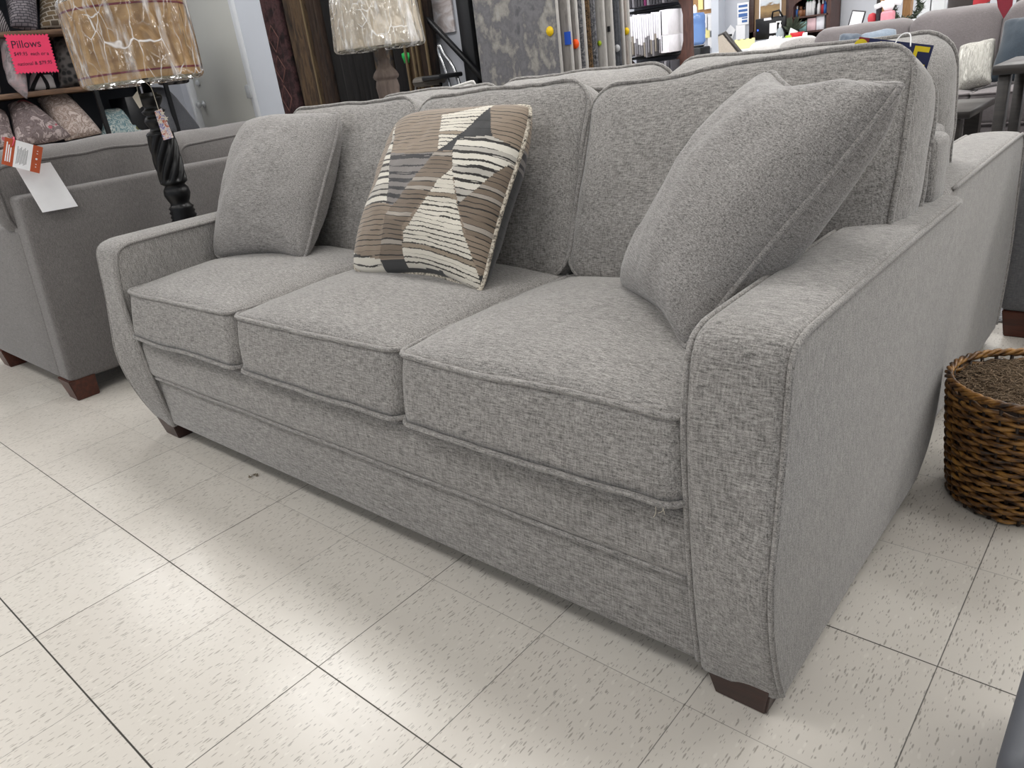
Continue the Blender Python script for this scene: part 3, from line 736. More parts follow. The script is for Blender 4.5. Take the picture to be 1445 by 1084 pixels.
L2 = at(545, 68, 1, 2.02); L2x, L2y = -1.42, 2.06
L2 = at(537, 62, 1, L2y); L2x = L2.x
l2 = thing('table_lamp', 'turned weathered brown lamp with cream shade in plastic behind the sofa back', 'lamp', (L2x, L2y, ZB))
M['greywood'] = wood('weathered_brown_wood', '5d5049', '83746b', (30, 30, 8), .7)
z0 = at(537, 62, 1, L2y).z
prof = [(.07, 0), (.07, .02), (.05, .04), (.035, .07), (.045, .10), (.052, z0-ZB-.23), (.057, z0-ZB-.19), (.052, z0-ZB-.165), (.049, z0-ZB-.160), (.060, z0-ZB-.152), (.063, z0-ZB-.142), (.056, z0-ZB-.126), (.038, z0-ZB-.105), (.027, z0-ZB-.088), (.026, z0-ZB-.07), (.029, z0-ZB-.066), (.020, z0-ZB-.058), (.017, z0-ZB-.02), (.015, z0-ZB+.03)]
prof = sorted(prof, key=lambda q: q[1])
MB().lathe(prof, (L2x, L2y, ZB), 36).build('lamp_base', 'greywood', l2)
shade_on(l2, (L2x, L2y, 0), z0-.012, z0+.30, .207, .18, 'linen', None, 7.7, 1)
M['pinklabel'] = plain('pink_label', 'd8a09c', .6)

# ------------------------------------------------------------------ shelf unit with pillows by the left wall
M['shelfwood'] = wood('rustic_brown_board', '4d382b', '7d614b', (60, 6, 60), .6)
XS = -4.60
sh = thing('shelf_unit', 'black metal shelf rack with brown boards full of pillows by the left wall', 'shelf', (-4.8, 1.75, 0))
YA, YB = .55, 2.42
for z in (.35, .80, 1.185, 1.555, 1.95):
    MB().box(-5.08, XS, YA, YB, z-.016, z+.016, .003, 1).build('shelf_board', 'shelfwood', sh)
for y in (YA, 1.90, YB):
    for x in (-5.08, XS-.0): MB().box(x-.0, x+.025, y-.014, y+.014, 0, 2.2).build('post', 'black', sh)
MB().box(-5.11, -5.085, YA, YB, .3, 2.2).build('back_panel', 'wall_dark', sh)
def shelf_pillow(label, uvs, x0, x1, th, mat, seed, pinch=.04, group=None):
    """four picture corners BL BR TL TR, bottom edge nearer the front of the shelf (x0), top further in (x1)"""
    P = [at(*uvs[0], 0, x0), at(*uvs[1], 0, x0), at(*uvs[2], 0, x1), at(*uvs[3], 0, x1)]
    return throw_pillow('throw_pillow', *P, th, [mat], label, seed=seed, pinch=pinch, n=22, pipe=0, wrinkle=1.6)
def scale_weave():
    t = NT('grey_scale_weave')
    br = t.n('TexBrick'); t.set(br, 'Vector', t.coord('Object', (1, 1, 1))); br.inputs['Scale'].default_value = 14; br.offset = .5
    br.inputs['Color1'].default_value = lin('8a8488'); br.inputs['Color2'].default_value = lin('6f6a70'); br.inputs['Mortar'].default_value = lin('3d3a40'); br.inputs['Mortar Size'].default_value = .035
    br.inputs['Brick Width'].default_value = .5; br.inputs['Row Height'].default_value = .22
    return t.done(br.outputs[0], .9)
M['pw_scale'] = scale_weave()
def zigzag(name, a, b, sc_, rot=.6):
    t = NT(name); w = t.n('TexWave', {'wave_type': 'BANDS'}); t.set(w, 'Vector', t.coord('Object', (1, 1, 1), (0, 0, rot))); w.inputs['Scale'].default_value = sc_; w.inputs['Distortion'].default_value = 3
    return t.done(t.ramp(w.outputs['Fac'], [(.4, lin(a)), (.6, lin(b))]), .9)
M['pw_zig'] = zigzag('grey_black_streaks', '3a3739', '9a9496', 30)
def plaid():
    t = NT('brown_plaid'); br = t.n('TexBrick'); t.set(br, 'Vector', t.coord('Object', (1, 1, 1))); br.inputs['Scale'].default_value = 9
    br.inputs['Color1'].default_value = lin('5d5349'); br.inputs['Color2'].default_value = lin('7d6a52'); br.inputs['Mortar'].default_value = lin('b7aea2'); br.inputs['Mortar Size'].default_value = .03
    return t.done(br.outputs[0], .9)
M['pw_plaid'] = plaid()
M['pw_velvet'] = blotch('grey_pink_crushed_velvet', ['6d6668', '9a9194', 'b99a9c'], 14, .8)
def geo():
    t = NT('white_black_facets'); vo = t.n('TexVoronoi', {'feature': 'DISTANCE_TO_EDGE'}); t.set(vo, 'Vector', t.coord('Object', (9, 9, 9))); vo.inputs['Scale'].default_value = 1
    return t.done(t.ramp(vo.outputs['Distance'], [(.10, lin('1c1c1e')), (.13, lin('cfcccc'))]), .85)
M['pw_geo'] = geo()
def knit():
    t = NT('black_woven_cane'); br = t.n('TexVoronoi'); t.set(br, 'Vector', t.coord('Object', (26, 26, 26))); br.inputs['Scale'].default_value = 1
    return t.done(t.ramp(br.outputs['Distance'], [(.3, lin('151516')), (.6, lin('55504e'))]), .85)
M['pw_knit'] = knit()
def floral(name, cols, acc):
    t = NT(name); f = t.noise(t.coord('Object', (13, 13, 13)), 1, 5, .65, 1.8)
    col = t.ramp(f, [(.30+.40*i/(len(cols)-1), lin(c)) for i, c in enumerate(cols)])
    g = t.noise(t.coord('Object', (6, 6, 6)), 1, 1)
    return t.done(t.mix(t.math('GREATER_THAN', g, .68), col, lin(acc)), .9)
M['pw_floral'] = floral('mauve_floral_print', ['4f4547', '8a7d7d', '6a5c5c', 'c2b4b2', '8d7d7b'], 'b3616c')
M['pw_cream'] = floral('cream_brown_paisley', ['5a4c47', 'c9bbb4', '8a766c', 'd9ccc6', 'a08d82'], 'cdbdb5')
M['pw_teal'] = floral('teal_white_print', ['3f6e77', 'c9d3d0', '55808a', 'dfe2dc', '4b7780'], '6d7046')
M['pw_dark'] = fabric('charcoal_pillow_cotton', '4a4b50', '66676c', nap=.05)
SP = [
 ('grey and black streaked pillow at the far left of the top shelf', [(-22, 60), (16, 46), (-30, 0), (-2, 14)], -4.62, -4.75, .16, 'pw_zig'),
 ('grey scale-weave pillow leaning on the top shelf above the pink sign', [(14, 40), (54, 47), (0, -60), (48, -58)], -4.62, -4.80, .20, 'pw_scale'),
 ('brown and white plaid pillow on the top shelf left of the lamp shade', [(57, 41), (120, 40), (52, -35), (120, -38)], -4.70, -4.90, .16, 'pw_plaid'),
 ('crushed grey velvet pillow tipping over the middle shelf under the pink sign', [(12, 118), (40, 142), (-2, 52), (24, 52)], -4.56, -4.70, .16, 'pw_velvet'),
 ('sliver of a pale grey pillow at the left edge of the middle shelf', [(-50, 138), (2, 132), (-50, 60), (-6, 62)], -4.65, -4.8, .14, 'pw_velvet'),
 ('white and black faceted pillow lying under the pink sign', [(40, 127), (80, 124), (42, 92), (72, 90)], -4.66, -4.86, .12, 'pw_geo'),
 ('black woven pillow on the middle shelf left of the lamp shade', [(84, 124), (124, 122), (74, 52), (112, 50)], -4.68, -4.86, .16, 'pw_knit'),
 ('mauve floral pillow cut by the left edge of the lower shelf', [(-60, 214), (26, 210), (-50, 140), (8, 158)], -4.62, -4.8, .18, 'pw_floral'),
 ('mauve floral pillow slumped in the middle of the lower shelf', [(22, 208), (104, 194), (10, 148), (36, 142)], -4.60, -4.84, .20, 'pw_floral'),
 ('cream and brown paisley pillow leaning right on the lower shelf', [(92, 200), (146, 188), (50, 138), (90, 130)], -4.62, -4.86, .19, 'pw_cream'),
 ('teal and white printed pillow low behind the black lamp', [(142, 196), (212, 192), (144, 156), (204, 152)], -4.66, -4.86, .14, 'pw_teal'),
 ('large charcoal pillow leaning at the right end of the lower shelf', [(214, 198), (288, 188), (204, 122), (236, 126)], -4.60, -4.84, .18, 'pw_dark'),
 ('dark brown pillow on the middle shelf hidden behind the lamp shade', [(222, 119), (268, 116), (220, 88), (270, 84)], -4.66, -4.85, .16, 'pw_knit')]
for i, (lab, uvs, x0, x1, thk, mt) in enumerate(SP): shelf_pillow(lab, uvs, x0, x1, thk, mt, 40+i)
a = at(182, 138, 0, -4.7)
solo(MB().box(-4.95, -4.66, a.y-.05, a.y+.14, .816, 1.10, .004, 1), 'storage_box', 'black', 'small black box beside the large charcoal pillow on the lower shelf', 'box')
# pink sign
M['pink'] = plain('hot_pink_card', 'f03c68', .6, var=.02); M['marker'] = plain('dark_marker_ink', '3a0f2a', .6)
a, b, c, d = [at(u, v, 0, -4.50) for u, v in ((10, 48), (70, 48), (82, 102), (17, 105))]
F = frame((a+b+c+d)/4, (b-a)+(c-d), (a-d)+(b-c)); W = ((b-a).length+(c-d).length)/2; H = ((a-d).length+(b-c).length)/2
sg = thing('price_sign', 'hot pink zigzag-edged handwritten Pillows sign on the shelf', 'sign', (a+b+c+d)/4)
pts = []
def zig(p, q, n, o):
    for i in range(n):
        pts.append(p.lerp(q, (i+.25)/n)); pts.extend([p.lerp(q, (i+.75)/n)+o] if i < n-1 else [])
hw, hh = W/2, H/2; zt = .011
zig(Vector((-hw, hh, 0)), Vector((hw, hh, 0)), 13, Vector((0, -zt, 0))); zig(Vector((hw, hh, 0)), Vector((hw, -hh, 0)), 12, Vector((-zt, 0, 0)))
zig(Vector((hw, -hh, 0)), Vector((-hw, -hh, 0)), 13, Vector((0, zt, 0))); zig(Vector((-hw, -hh, 0)), Vector((-hw, hh, 0)), 12, Vector((zt, 0, 0)))
mb = MB(); n = len(pts); vs = [F @ p for p in pts]+[F @ (p+Vector((0, 0, -.002))) for p in pts]
vs += [F @ Vector((0, 0, 0)), F @ Vector((0, 0, -.002))]
mb.add(vs, [(2*n, (i+1) % n, i) for i in range(n)]+[(2*n+1, n+i, n+(i+1) % n) for i in range(n)]+[(i, (i+1) % n, n+(i+1) % n, n+i) for i in range(n)], 0, False)
mb.build('card', 'pink', sg)
text('heading', 'Pillows', H*.27, 'marker', sg, F @ Matrix.Translation((-W*.08, H*.24, .001)) @ Matrix.Rotation(.05, 4, 'Z'), shear=.1)
text('writing', '$49.95  each or a', H*.125, 'marker', sg, F @ Matrix.Translation((-W*.02, -.0*H, .001)), shear=.15)
text('writing', 'national & $79.95', H*.125, 'marker', sg, F @ Matrix.Translation((.0, -H*.24, .001)) @ Matrix.Rotation(.04, 4, 'Z'), shear=.15)
MB().box(a.x-.45, a.x-.004, a.lerp(b, .5).y-.004, a.lerp(b, .5).y+.004, a.z-.02, a.z-.016).build('clip_arm', 'black', sg)

# ------------------------------------------------------------------ hanging rugs on the back wall
M['rug_red'] = blotch('dark_red_medallion_rug', ['120809', '241014', '42292a', '120a0c'], 14, .95, 6, (1,1,1), .3)
M['rug_tan'] = blotch('tan_brown_rug', ['1a130e', '3b2d21', '54422f', '231a13'], 30, .95, 6, (1, 1, .15), .3)
M['rug_brown'] = blotch('dark_brown_rug', ['120c0a', '241812', '36281e', '140d0a'], 30, .95, 6, (1, 1, .15), .3)
M['rug_black'] = blotch('black_rug', ['050505', '0b090a', '110e0e', '050505'], 30, .95, 6, (1, 1, .15), .3)
M['rug_bird'] = blotch('tan_and_slate_rug', ['3d3228', '6a5741', '303033', '4c3e30'], 8, .95, 5, (1, 1, .5), .6)
M['rug_edge'] = plain('pale_rug_binding', '6a5a42', .9)
HR = [(397, 420, 'rug_red', 'dark red rug with pale diamond border hanging nearest the door', .02),
      (430, 458, 'rug_tan', 'tan brown rug hanging second from the door', .07), (458, 474, 'rug_brown', 'dark brown rug hanging against the tan brown rug', .02),
      (478, 512, 'rug_black', 'black rug hanging behind the cream lamp shade at its left', .10), (511, 534, 'rug_black', 'black rug hanging close to the tan and slate rug', .04),
      (532, 562, 'rug_bird', 'tan and slate patterned rug hanging behind the cream lamp', .12), (566, 586, 'rug_black', 'black rug with a green sticker hanging at the right of the cream lamp', .05),
      (586, 600, 'rug_tan', 'narrow tan rug with pale binding right of the green sticker', .03), (602, 620, 'rug_brown', 'dark brown rug with pale binding, last of the rugs on the back wall', .08)]
for (u0, u1, mt, lab, dy) in HR:
    y = 2.90+dy*.5; a, b = at(u0, 120, 1, y), at(u1, 120, 1, y)
    r = thing('hanging_rug', lab, 'rug', ((a.x+b.x)/2, y, .3), 'rugs hanging on the back wall')
    w = b.x-a.x; n = 10; vs = []; fs = []
    mb = MB()
    # a soft drop with slight folds and real thickness
    for k in range(n+1):
        for z in (.3, .9, 1.5, 2.3):
            x = a.x+w*k/n; o_ = .018*math.sin(k*1.9+z*1.3+u0)
            vs.append((x, y-.022+o_, z))
    for k in range(n+1):
        for z in (.3, .9, 1.5, 2.3): vs.append((a.x+w*k/n, y+.022+.018*math.sin(k*1.9+z*1.3+u0), z))
    N4 = 4*(n+1)
    for k in range(n):
        for j in range(3):
            p = k*4+j; fs.append((p, p+4, p+5, p+1)); fs.append((N4+p, N4+p+1, N4+p+5, N4+p+4))
    for k in range(n): fs.append((k*4, N4+k*4, N4+k*4+4, k*4+4)); fs.append((k*4+3, k*4+7, N4+k*4+7, N4+k*4+3))
    for j in range(3): fs.append((j, j+1, N4+j+1, N4+j)); e = n*4+j; fs.append((e, N4+e, N4+e+1, e+1))
    mb.add(vs, fs); mb.build('pile', mt, r)
    if u0 in (586, 602, 430):
        for xx in ((a.x+.012, b.x-.012) if u0 != 430 else (b.x-.006,)):
            MB().box(xx-.008, xx+.008, y-.058, y-.042, .3, 2.3, .004, 1).build('binding', 'rug_edge', r)
    if u0 == 566:
        s = at(573, 80, 1, y-.05); M['green'] = plain('green_sticker', '18a84a', .5)
        sk = MB().lathe([(.035, 0), (.035, .003)], n=12, rfn=lambda r_, a_, z_: r_*(1+.25*math.sin(a_*5))); sk.v = [Matrix.Translation(s) @ Matrix.Rotation(PI/2, 4, 'X') @ v for v in sk.v]; sk.build('sticker', 'green', r)
    if u0 == 397:
        M['rugline'] = plain('faded_border_yarn', '6b4a44', .9); dm = MB()
        for z in (.95, 1.15, 1.35):
            cx = (a.x+b.x)/2
            dm.tube([(cx, y-.046, z+.09), (cx+w*.3, y-.046, z), (cx, y-.046, z-.09), (cx-w*.3, y-.046, z)], .004, 4, True)
        dm.build('diamond_border', 'rugline', r)
a, b = at(420, 78, 1, 2.98), at(440, 78, 1, 2.98)
solo(MB().tube([(at(395, 76, 1, 3.01).x, 3.01, a.z), (at(625, 76, 1, 3.01).x, 3.01, a.z)], .012).tube([(at(395, 76, 1, 3.01).x, 3.01, 2.3), (at(625, 76, 1, 3.01).x, 3.01, 2.3)], .012), 'hanging_rail', 'black', 'black steel rail behind the dark hanging rugs', 'rail')

# wall poster
M['poster'] = blotch('white_and_brown_print', ['e4e2e6', 'cdc6c6', 'b3a7a5', 'efeef2'], 7, .6, 3, (1, 1, 2))
a, b, c, d = [at(u, v, 1, 3.04) for u, v in ((601, -30), (636, -32), (643, 46), (609, 50))]
solo(MB().box(c.x-.235, c.x, 3.035, 3.047, d.z, d.z+.42), 'poster', 'poster', 'pale printed poster on the back wall right of the rugs', 'poster')
# step stool
M['seat_taupe'] = plain('taupe_vinyl_step', '5c5750', .6)
A = [at(u, v, 1, 2.88) for u, v in ((651, 128), (625, 73), (621, 67), (620, 76), (636, 128))]
ss = thing('step_stool', 'folding chrome step stool with a taupe step by the back wall', 'stool', (A[0].x-.05, 2.8, 0))
mb = MB()
lo = [Vector((A[0].x+.10, 2.88, 0)), A[0], A[1], (A[2]+Vector((0, 0, .01))), A[3], A[4], Vector((A[4].x+.08, 2.88, 0))]
mb.tube(catmull(lo, 6), .011, 8)
mb.tube([Vector((A[4].x-.10, 2.60, 0)), Vector((A[4].x-.03, 2.84, A[4].z+.05))], .011); mb.tube([Vector((A[4].x-.34, 2.60, 0)), Vector((A[4].x-.25, 2.84, A[4].z+.05))], .011)
mb.build('frame', 'chrome', ss)
s0, s1 = at(604, 120, 1, 2.84), at(643, 102, 1, 2.84)
MB().box(s0.x, s0.x+.12, 2.70, 2.90, s0.z-.005, s1.z+.0, .03, 3).build('step', 'seat_taupe', ss)
MB().box(s0.x+.1, s1.x, 2.70, 2.90, s1.z-.025, s1.z, .008, 2).build('step_rail', 'black', ss)

# rug rack on the right of the back wall: upright, brace, fanned rugs
rk = thing('rug_rack', 'black steel upright of the rug display rack with a diagonal brace', 'rack', (-1.9, 2.98, 0))
a = at(665, 60, 1, 2.98)
a0, a1 = at(655, 60, 1, 2.98), at(676, 60, 1, 2.98)
MB().box(a0.x, a1.x-.02, 2.95, 3.02, 0, 2.6, .004, 1).build('upright', 'black', rk)
MB().box(a1.x-.02, a1.x+.02, 2.99, 3.03, 0, 2.6, .004, 1).build('inner_upright', 'black', rk)
b0, b1 = at(560, -20, 1, 2.93), at(694, 124, 1, 2.93)
MB().tube([b0, b1], .017, 4).build('brace', 'black', rk)
MB().box(a0.x, -.55, 2.84, 3.04, 2.45, 2.5).box(-1.55, -.55, 3.0, 3.38, 2.45, 2.5).build('top_beam', 'black', rk)
M['rug_slate'] = blotch('distressed_slate_rug', ['5f5f63', '7d7c7f', '6b6a6e', '98958f', 'a9a6a3'], 11, .95, 10, (1, 1, .75), .15)
M['rug_g1'] = blotch('taupe_grey_rug', ['6f6b69', '8f8a86', '77736f'], 30, .95, 4, (1, 1, .2))
M['rug_g2'] = blotch('light_grey_rug', ['8f8c88', 'a9a5a0', '9a9692'], 30, .95, 4, (1, 1, .2))
M['rug_leaf'] = blotch('black_and_grey_floral_rug', ['2c2e33', '8f8e90', '4a4c52', 'b3b0ae'], 26, .95, 5)
M['rug_leop'] = blotch('brown_leopard_rug', ['1f1811', '7d6244', '2a2017', '9a7f5e'], 40, .95, 3)
M['rug_dk'] = blotch('dark_slate_rug', ['34363c', '5c5e63', '3c3e44'], 26, .95, 5)
M['rug_pale'] = blotch('pale_beige_faded_rug', ['a49a93', 'c4b9b1', '8f8a86'], 12, .95, 4)
M['bind'] = plain('white_rug_binding', 'c9c5c0', .9); M['st_y'] = plain('yellow_sticker', 'f0c80a', .6); M['st_b'] = plain('blue_sticker', '1b4fb8', .6)
M['st_o'] = plain('orange_sticker', 'ff5a14', .6); M['st_w'] = plain('grey_white_sticker', 'b9b9bb', .6); M['st_g'] = plain('lime_sticker', 'a8c020', .6)
FR = [(681, 793, 'rug_slate', 'large distressed slate rug facing the room on the display rack', ('st_y', 776, 44, .9)),
      (793, 809, 'rug_g1', 'taupe rug edge with blue sticker next behind the large slate rug', ('st_b', 801, 54, .9)), (806, 819, 'rug_g1', 'taupe rug edge with orange sticker on the rack', ('st_o', 812, 62, .9)),
      (816, 829, 'rug_leaf', 'black and grey floral rug edge on the rack left of the leopard rug', None), (828, 836, 'rug_leop', 'brown leopard rug edge on the rack', None),
      (834, 843, 'rug_leaf', 'dark floral rug edge right of the leopard rug', None), (841, 856, 'rug_g2', 'light grey rug edge with lime sticker', ('st_g', 846, 61, .5)),
      (855, 867, 'rug_g2', 'light grey rug edge with small black clip', ('black', 859, 41, .4)), (866, 876, 'rug_dk', 'dark slate rug edge with white sticker', ('st_w', 871, 68, .7)),
      (874, 882, 'rug_g1', 'taupe grey rug edge with white binding', None), (879, 890, 'rug_pale', 'pale faded rug edge with yellow sticker, last on the rack', ('st_y', 884, 44, .7))]
for i, (u0, u1, mt, lab, stk) in enumerate(FR):
    y = 2.86+.045*i; a, b = at(u0, 108, 1, y), at(u1, 105, 1, y)
    r = thing('display_rug', lab, 'rug', ((a.x+b.x)/2, y, .35), 'rugs fanned on the display rack')
    xl = a.x if i == 0 else b.x-.42
    mb = MB().box(xl, b.x, y-.012, y+.012, .35, 2.45, .006, 2); mb.build('pile', mt, r)
    MB().tube([(b.x+.002, y, .35), (b.x+.002, y, 2.45)], .009 if i not in (4,) else .007, 6).build('binding', 'bind' if i not in (4, 5, 8) else mt, r)
    if stk:
        s = at(stk[1], stk[2], 1, y-.016)
        q = .026*stk[3]; sk = MB().lathe([(q, 0), (q, .002)], n=20) if stk[0] not in ('st_b', 'black') else MB().box(-q*.8, q*.9, -q*1.3, q*1.3, 0, .002)
        sk.v = [Matrix.Translation(s) @ Matrix.Rotation(PI/2, 4, 'X') @ v for v in sk.v]; sk.build('sticker', stk[0], r)

# ------------------------------------------------------------------ fabric sample rack
M['rackwood'] = wood('red_brown_rack_wood', '3d2620', '5e3d33', (40, 40, 8), .5)
YR = 6.0
rp = thing('sample_rack', 'brown wooden rack with curved end panels holding fabric samples', 'rack', (-2.42, YR, 0))
xa, xb = at(886, 50, 1, YR).x, at(960, 50, 1, YR).x
for (x, w) in ((xa-.10, .10), (xb+.02, .10)):
    # end panel whose inner edge is scooped between the two hanging bars
    pts = [(0, 0), (.0, 2.0), (w, 2.0), (w, 0)] if x < xb else None
    z1, z2 = at(962, 12, 1, YR).z, at(962, 72, 1, YR).z
    sgn = 1 if x > xb else -1; x_in = x if sgn > 0 else x+w; x_out = x+w if sgn > 0 else x
    prof_ = [(x_in-sgn*.055, 0), (x_in-sgn*.055, z2-.06), (x_in-.01*sgn, z2-.02), (x_in+sgn*.018, z2+.08), (x_in+sgn*.02, z1-.05), (x_in, z1+.03), (x_in-sgn*.055, z1+.12), (x_in-sgn*.055, 1.8), (x_out, 1.8), (x_out, 0)]
    n = len(prof_); vs = [(px, YR-.02, pz) for px, pz in prof_]+[(px, YR+.02, pz) for px, pz in prof_]
    MB().add(vs, [tuple(range(n)), tuple(range(n, 2*n))[::-1]]+[(i, n+i, n+(i+1) % n, (i+1) % n) for i in range(n)], 0, False).build('end_panel', 'rackwood', rp)
zt = at(920, 14, 1, YR).z
MB().box(xa-.1, xb+.12, YR-.1, YR+.1, zt+.16, zt+.2).build('top_board', 'rackwood', rp)
MB().box(xa-.02, xb-.02, YR+.16, YR+.18, 0, 1.8).build('back_panel', 'wall_dark', rp)
for z in (zt, at(920, 80, 1, YR).z): MB().tube([(xa-.05, YR, z), (xb+.05, YR, z)], .012).build('hanging_bar', 'black', rp)
M['smp_w'] = plain('white_sample_card', 'e4e3ea', .7, var=.04); M['smp_g'] = plain('grey_sample_cloth', '77757a', .9, var=.1); M['smp_d'] = plain('charcoal_sample_cloth', '3c3b40', .9, var=.1); M['smp_b'] = plain('taupe_sample_cloth', '8d857c', .9)
M['smp_m'] = plain('magenta_sample_cloth', '6a2450', .9)
N = 22
for i in range(N):
    x = xa+.01+(xb-.05-xa)*i/(N-1); big = i == N-1
    l = thing('fabric_sample', 'fabric sample with white header card hanging in the row on the wooden rack' if not big else 'wide white-carded sample at the right end of the hanging row', 'fabric sample', (x, YR, zt-.4), None if big else 'fabric samples on the rack')
    w = .012+.008*rnd.random(); ln = .30+.05*rnd.random(); hd = .14+.12*rnd.random()
    if big: w, ln, hd = .08, .34, .2
    z_top = zt-.02-.02*rnd.random(); tilt = (rnd.random()-.5)*.03
    fn = lambda p, z_top=z_top, tilt=tilt: Vector((p.x+tilt*(z_top-p.z), p.y, p.z))
    MB().box(x-w/2, x+w/2, YR-.21, YR+.1, z_top-hd, z_top, .002, 1, fn=fn).build('header_card', 'smp_w', l)
    MB().box(x-w/2+.001, x+w/2-.001, YR-.205, YR+.095, z_top-ln-.0, z_top-hd, .002, 1, fn=fn).build('swatch', 'smp_w' if big else rnd.choice(['smp_g', 'smp_d', 'smp_b', 'smp_g']), l)
    MB().tube([(x, YR, z_top), (x, YR, zt+.005)], .003, 5).build('hook', 'black', l)
for lv, zc in ((0, at(920, 84, 1, YR).z), (1, zt+.165)):
    for i in range(18):
        x = xa+.02+(xb-.03-xa)*i/17
        solo(MB().box(x-.010, x+.010, YR-.16, YR+.1, zc-.36 if lv == 0 else zc-.13, zc-.02, .002, 1), 'fabric_sample', 'smp_m' if (lv and i == 9) else ('smp_d' if (i*7) % 5 else 'smp_g'),
             ('dark fabric sample hanging on the lower bar of the wooden rack' if lv == 0 else ('magenta fabric sample under the top board of the rack' if i == 9 else 'dark fabric sample tucked under the top board of the rack')), 'fabric sample',
             None if (lv and i == 9) else ('samples on the lower bar' if lv == 0 else 'samples under the top board'))

# ------------------------------------------------------------------ office area on the far wall
M['jug'] = None
t = NT('blue_water_bottle_plastic'); M['jug'] = t.done(lin('8fb6f0'), .12, 0, Transmission_Weight=.6)
M['cork'] = plain('cork', 'b08a62', .9, var=.15, vscale=60); M['yellow_paper'] = plain('yellow_paper', 'f0e6a0', .8, var=.03); M['peach'] = plain('tan_card', 'c09468', .8)
YO = 10.475
j0, j1 = at(970, 66, 1, 9.6), at(992, 32, 1, 9.6); jx = (j0.x+j1.x)/2; jr = abs(j1.x-j0.x)/2+.02
wc = thing('water_cooler', 'black water cooler on the far wall beside the wooden rack', 'water cooler', (jx, 9.6, 0))
MB().box(jx-.15, jx+.15, 9.45, 9.75, 0, j0.z-.02, .02, 3).build('body', 'black', wc)
MB().lathe([(.10, j0.z-.03), (.13, j0.z)], (jx, 9.6, 0), 24).build('collar', 'black', wc)
h = .40
solo(MB().lathe([(.04, j0.z+.005), (jr*.8, j0.z+.01), (jr, j0.z+.05), (jr*.97, j0.z+h*.3), (jr, j0.z+h*.36), (jr, j0.z+h*.64), (jr*.97, j0.z+h*.7), (jr, j0.z+h*.76), (jr, j0.z+h*.9), (jr*.85, j0.z+h)], (jx, 9.6, 0), 32), 'water_bottle', 'jug', 'blue water bottle standing on the black water cooler', 'bottle')
c0 = at(979, 24, 1, 9.75)
solo(MB().lathe([(.03, j1.z-.02), (.035, j1.z+.06), (.03, j1.z+.20), (.01, j1.z+.24)], (c0.x, 9.78, 0), 16), 'cup_dispenser', 'white', 'white paper cup dispenser above the blue water bottle', 'dispenser')
a, b = at(966, 24, 1, YO), at(1006, -10, 1, YO)
bb = thing('bulletin_board', 'cork bulletin board crowded with papers on the far wall', 'bulletin board', ((a.x+b.x)/2, YO, a.z))
MB().box(a.x-.1, b.x, YO, YO+.02, a.z, a.z+.75).build('cork', 'cork', bb)
MB().box(a.x-.1, b.x, YO-.01, YO+.02, a.z-.05, a.z).build('ledge', 'frame_white', bb)
PAP = [(974, 0, 5, 20, 'yellow_paper', 'yellow sheet pinned to the left of the cork board'), (989, 2, 7, 22, 'yellow_paper', 'folded yellow sheet pinned in the middle of the cork board'),
       (999, 2, 10, 20, 'white', 'white sheet pinned at the top right of the cork board'), (995, 30, 5, 18, 'white', 'narrow white sheet pinned below the cork board'),
       (1003, 32, 8, 22, 'white', 'white sheet pinned to the wall beside the blue bottle'), (995, 47, 5, 13, 'yellow_paper', 'curled yellow note beside the blue bottle'),
       (1003, 60, 8, 14, 'white', 'lower white sheet near the pilaster'), (999, 48, 6, 10, 'yellow_paper', 'small yellow note between the white sheets')]
for (u, v, w, h, mt, lab) in PAP:
    a = at(u-w/2, v-h/2, 1, YO-.025); b = at(u+w/2, v+h/2, 1, YO-.025)
    o_ = rnd.random()*.01
    solo(MB().box(a.x, b.x, YO-.026-o_, YO-.022-o_, b.z, a.z), 'pinned_paper', mt, lab, 'paper', 'papers on the far wall')
M['blueprint'] = plain('blue_ink', '4c6fa8', .8)
a, b = at(1040, 5, 1, YO+.0), at(1056, 34, 1, YO+.0)
np_ = thing('wall_notice', 'white notice with blue printed lines left of the framed picture', 'paper', ((a.x+b.x)/2, YO+.0, b.z))
MB().box(a.x, b.x, YO+.01, YO+.014, b.z, a.z).build('sheet', 'white', np_)
lm = MB(); hh_ = a.z-b.z
for k, (q, th_) in enumerate(((.85, .03), (.65, .03), (.44, .045), (.3, .015), (.16, .03))): lm.box(a.x+.02+(.05 if k > 2 else 0), b.x-.02, YO+.006, YO+.011, b.z+hh_*q-th_/2, b.z+hh_*q+th_/2)
lm.build('printed_lines', 'blueprint', np_)
a, b = at(1038, 36, 1, YO+.0), at(1051, 55, 1, YO+.0)
solo(MB().box(a.x, b.x, YO+.01, YO+.014, b.z, a.z), 'wall_sheet', 'white', 'plain white sheet under the blue-lined notice', 'paper')
q = [at(u, v, 1, YO+.012) for u, v in ((1031, 35), (1038, 42), (1032, 58), (1020, 50))]
mb = MB(); n_ = Vector((0, .003, 0)); mb.add([p-n_ for p in q]+[p+n_ for p in q], [(0, 1, 2, 3), (7, 6, 5, 4), (0, 4, 5, 1), (1, 5, 6, 2), (2, 6, 7, 3), (3, 7, 4, 0)], 0, False)
ds = at(1028, 50, 1, YO); mb.box(ds.x-.05, ds.x+.05, YO+.005, YO+.008, ds.z-.015, ds.z+.015, mi=1)
solo(mb, 'propped_sheet', ['white', 'black'], 'tilted white sheet with a dark smudge behind the beige chair', 'paper')
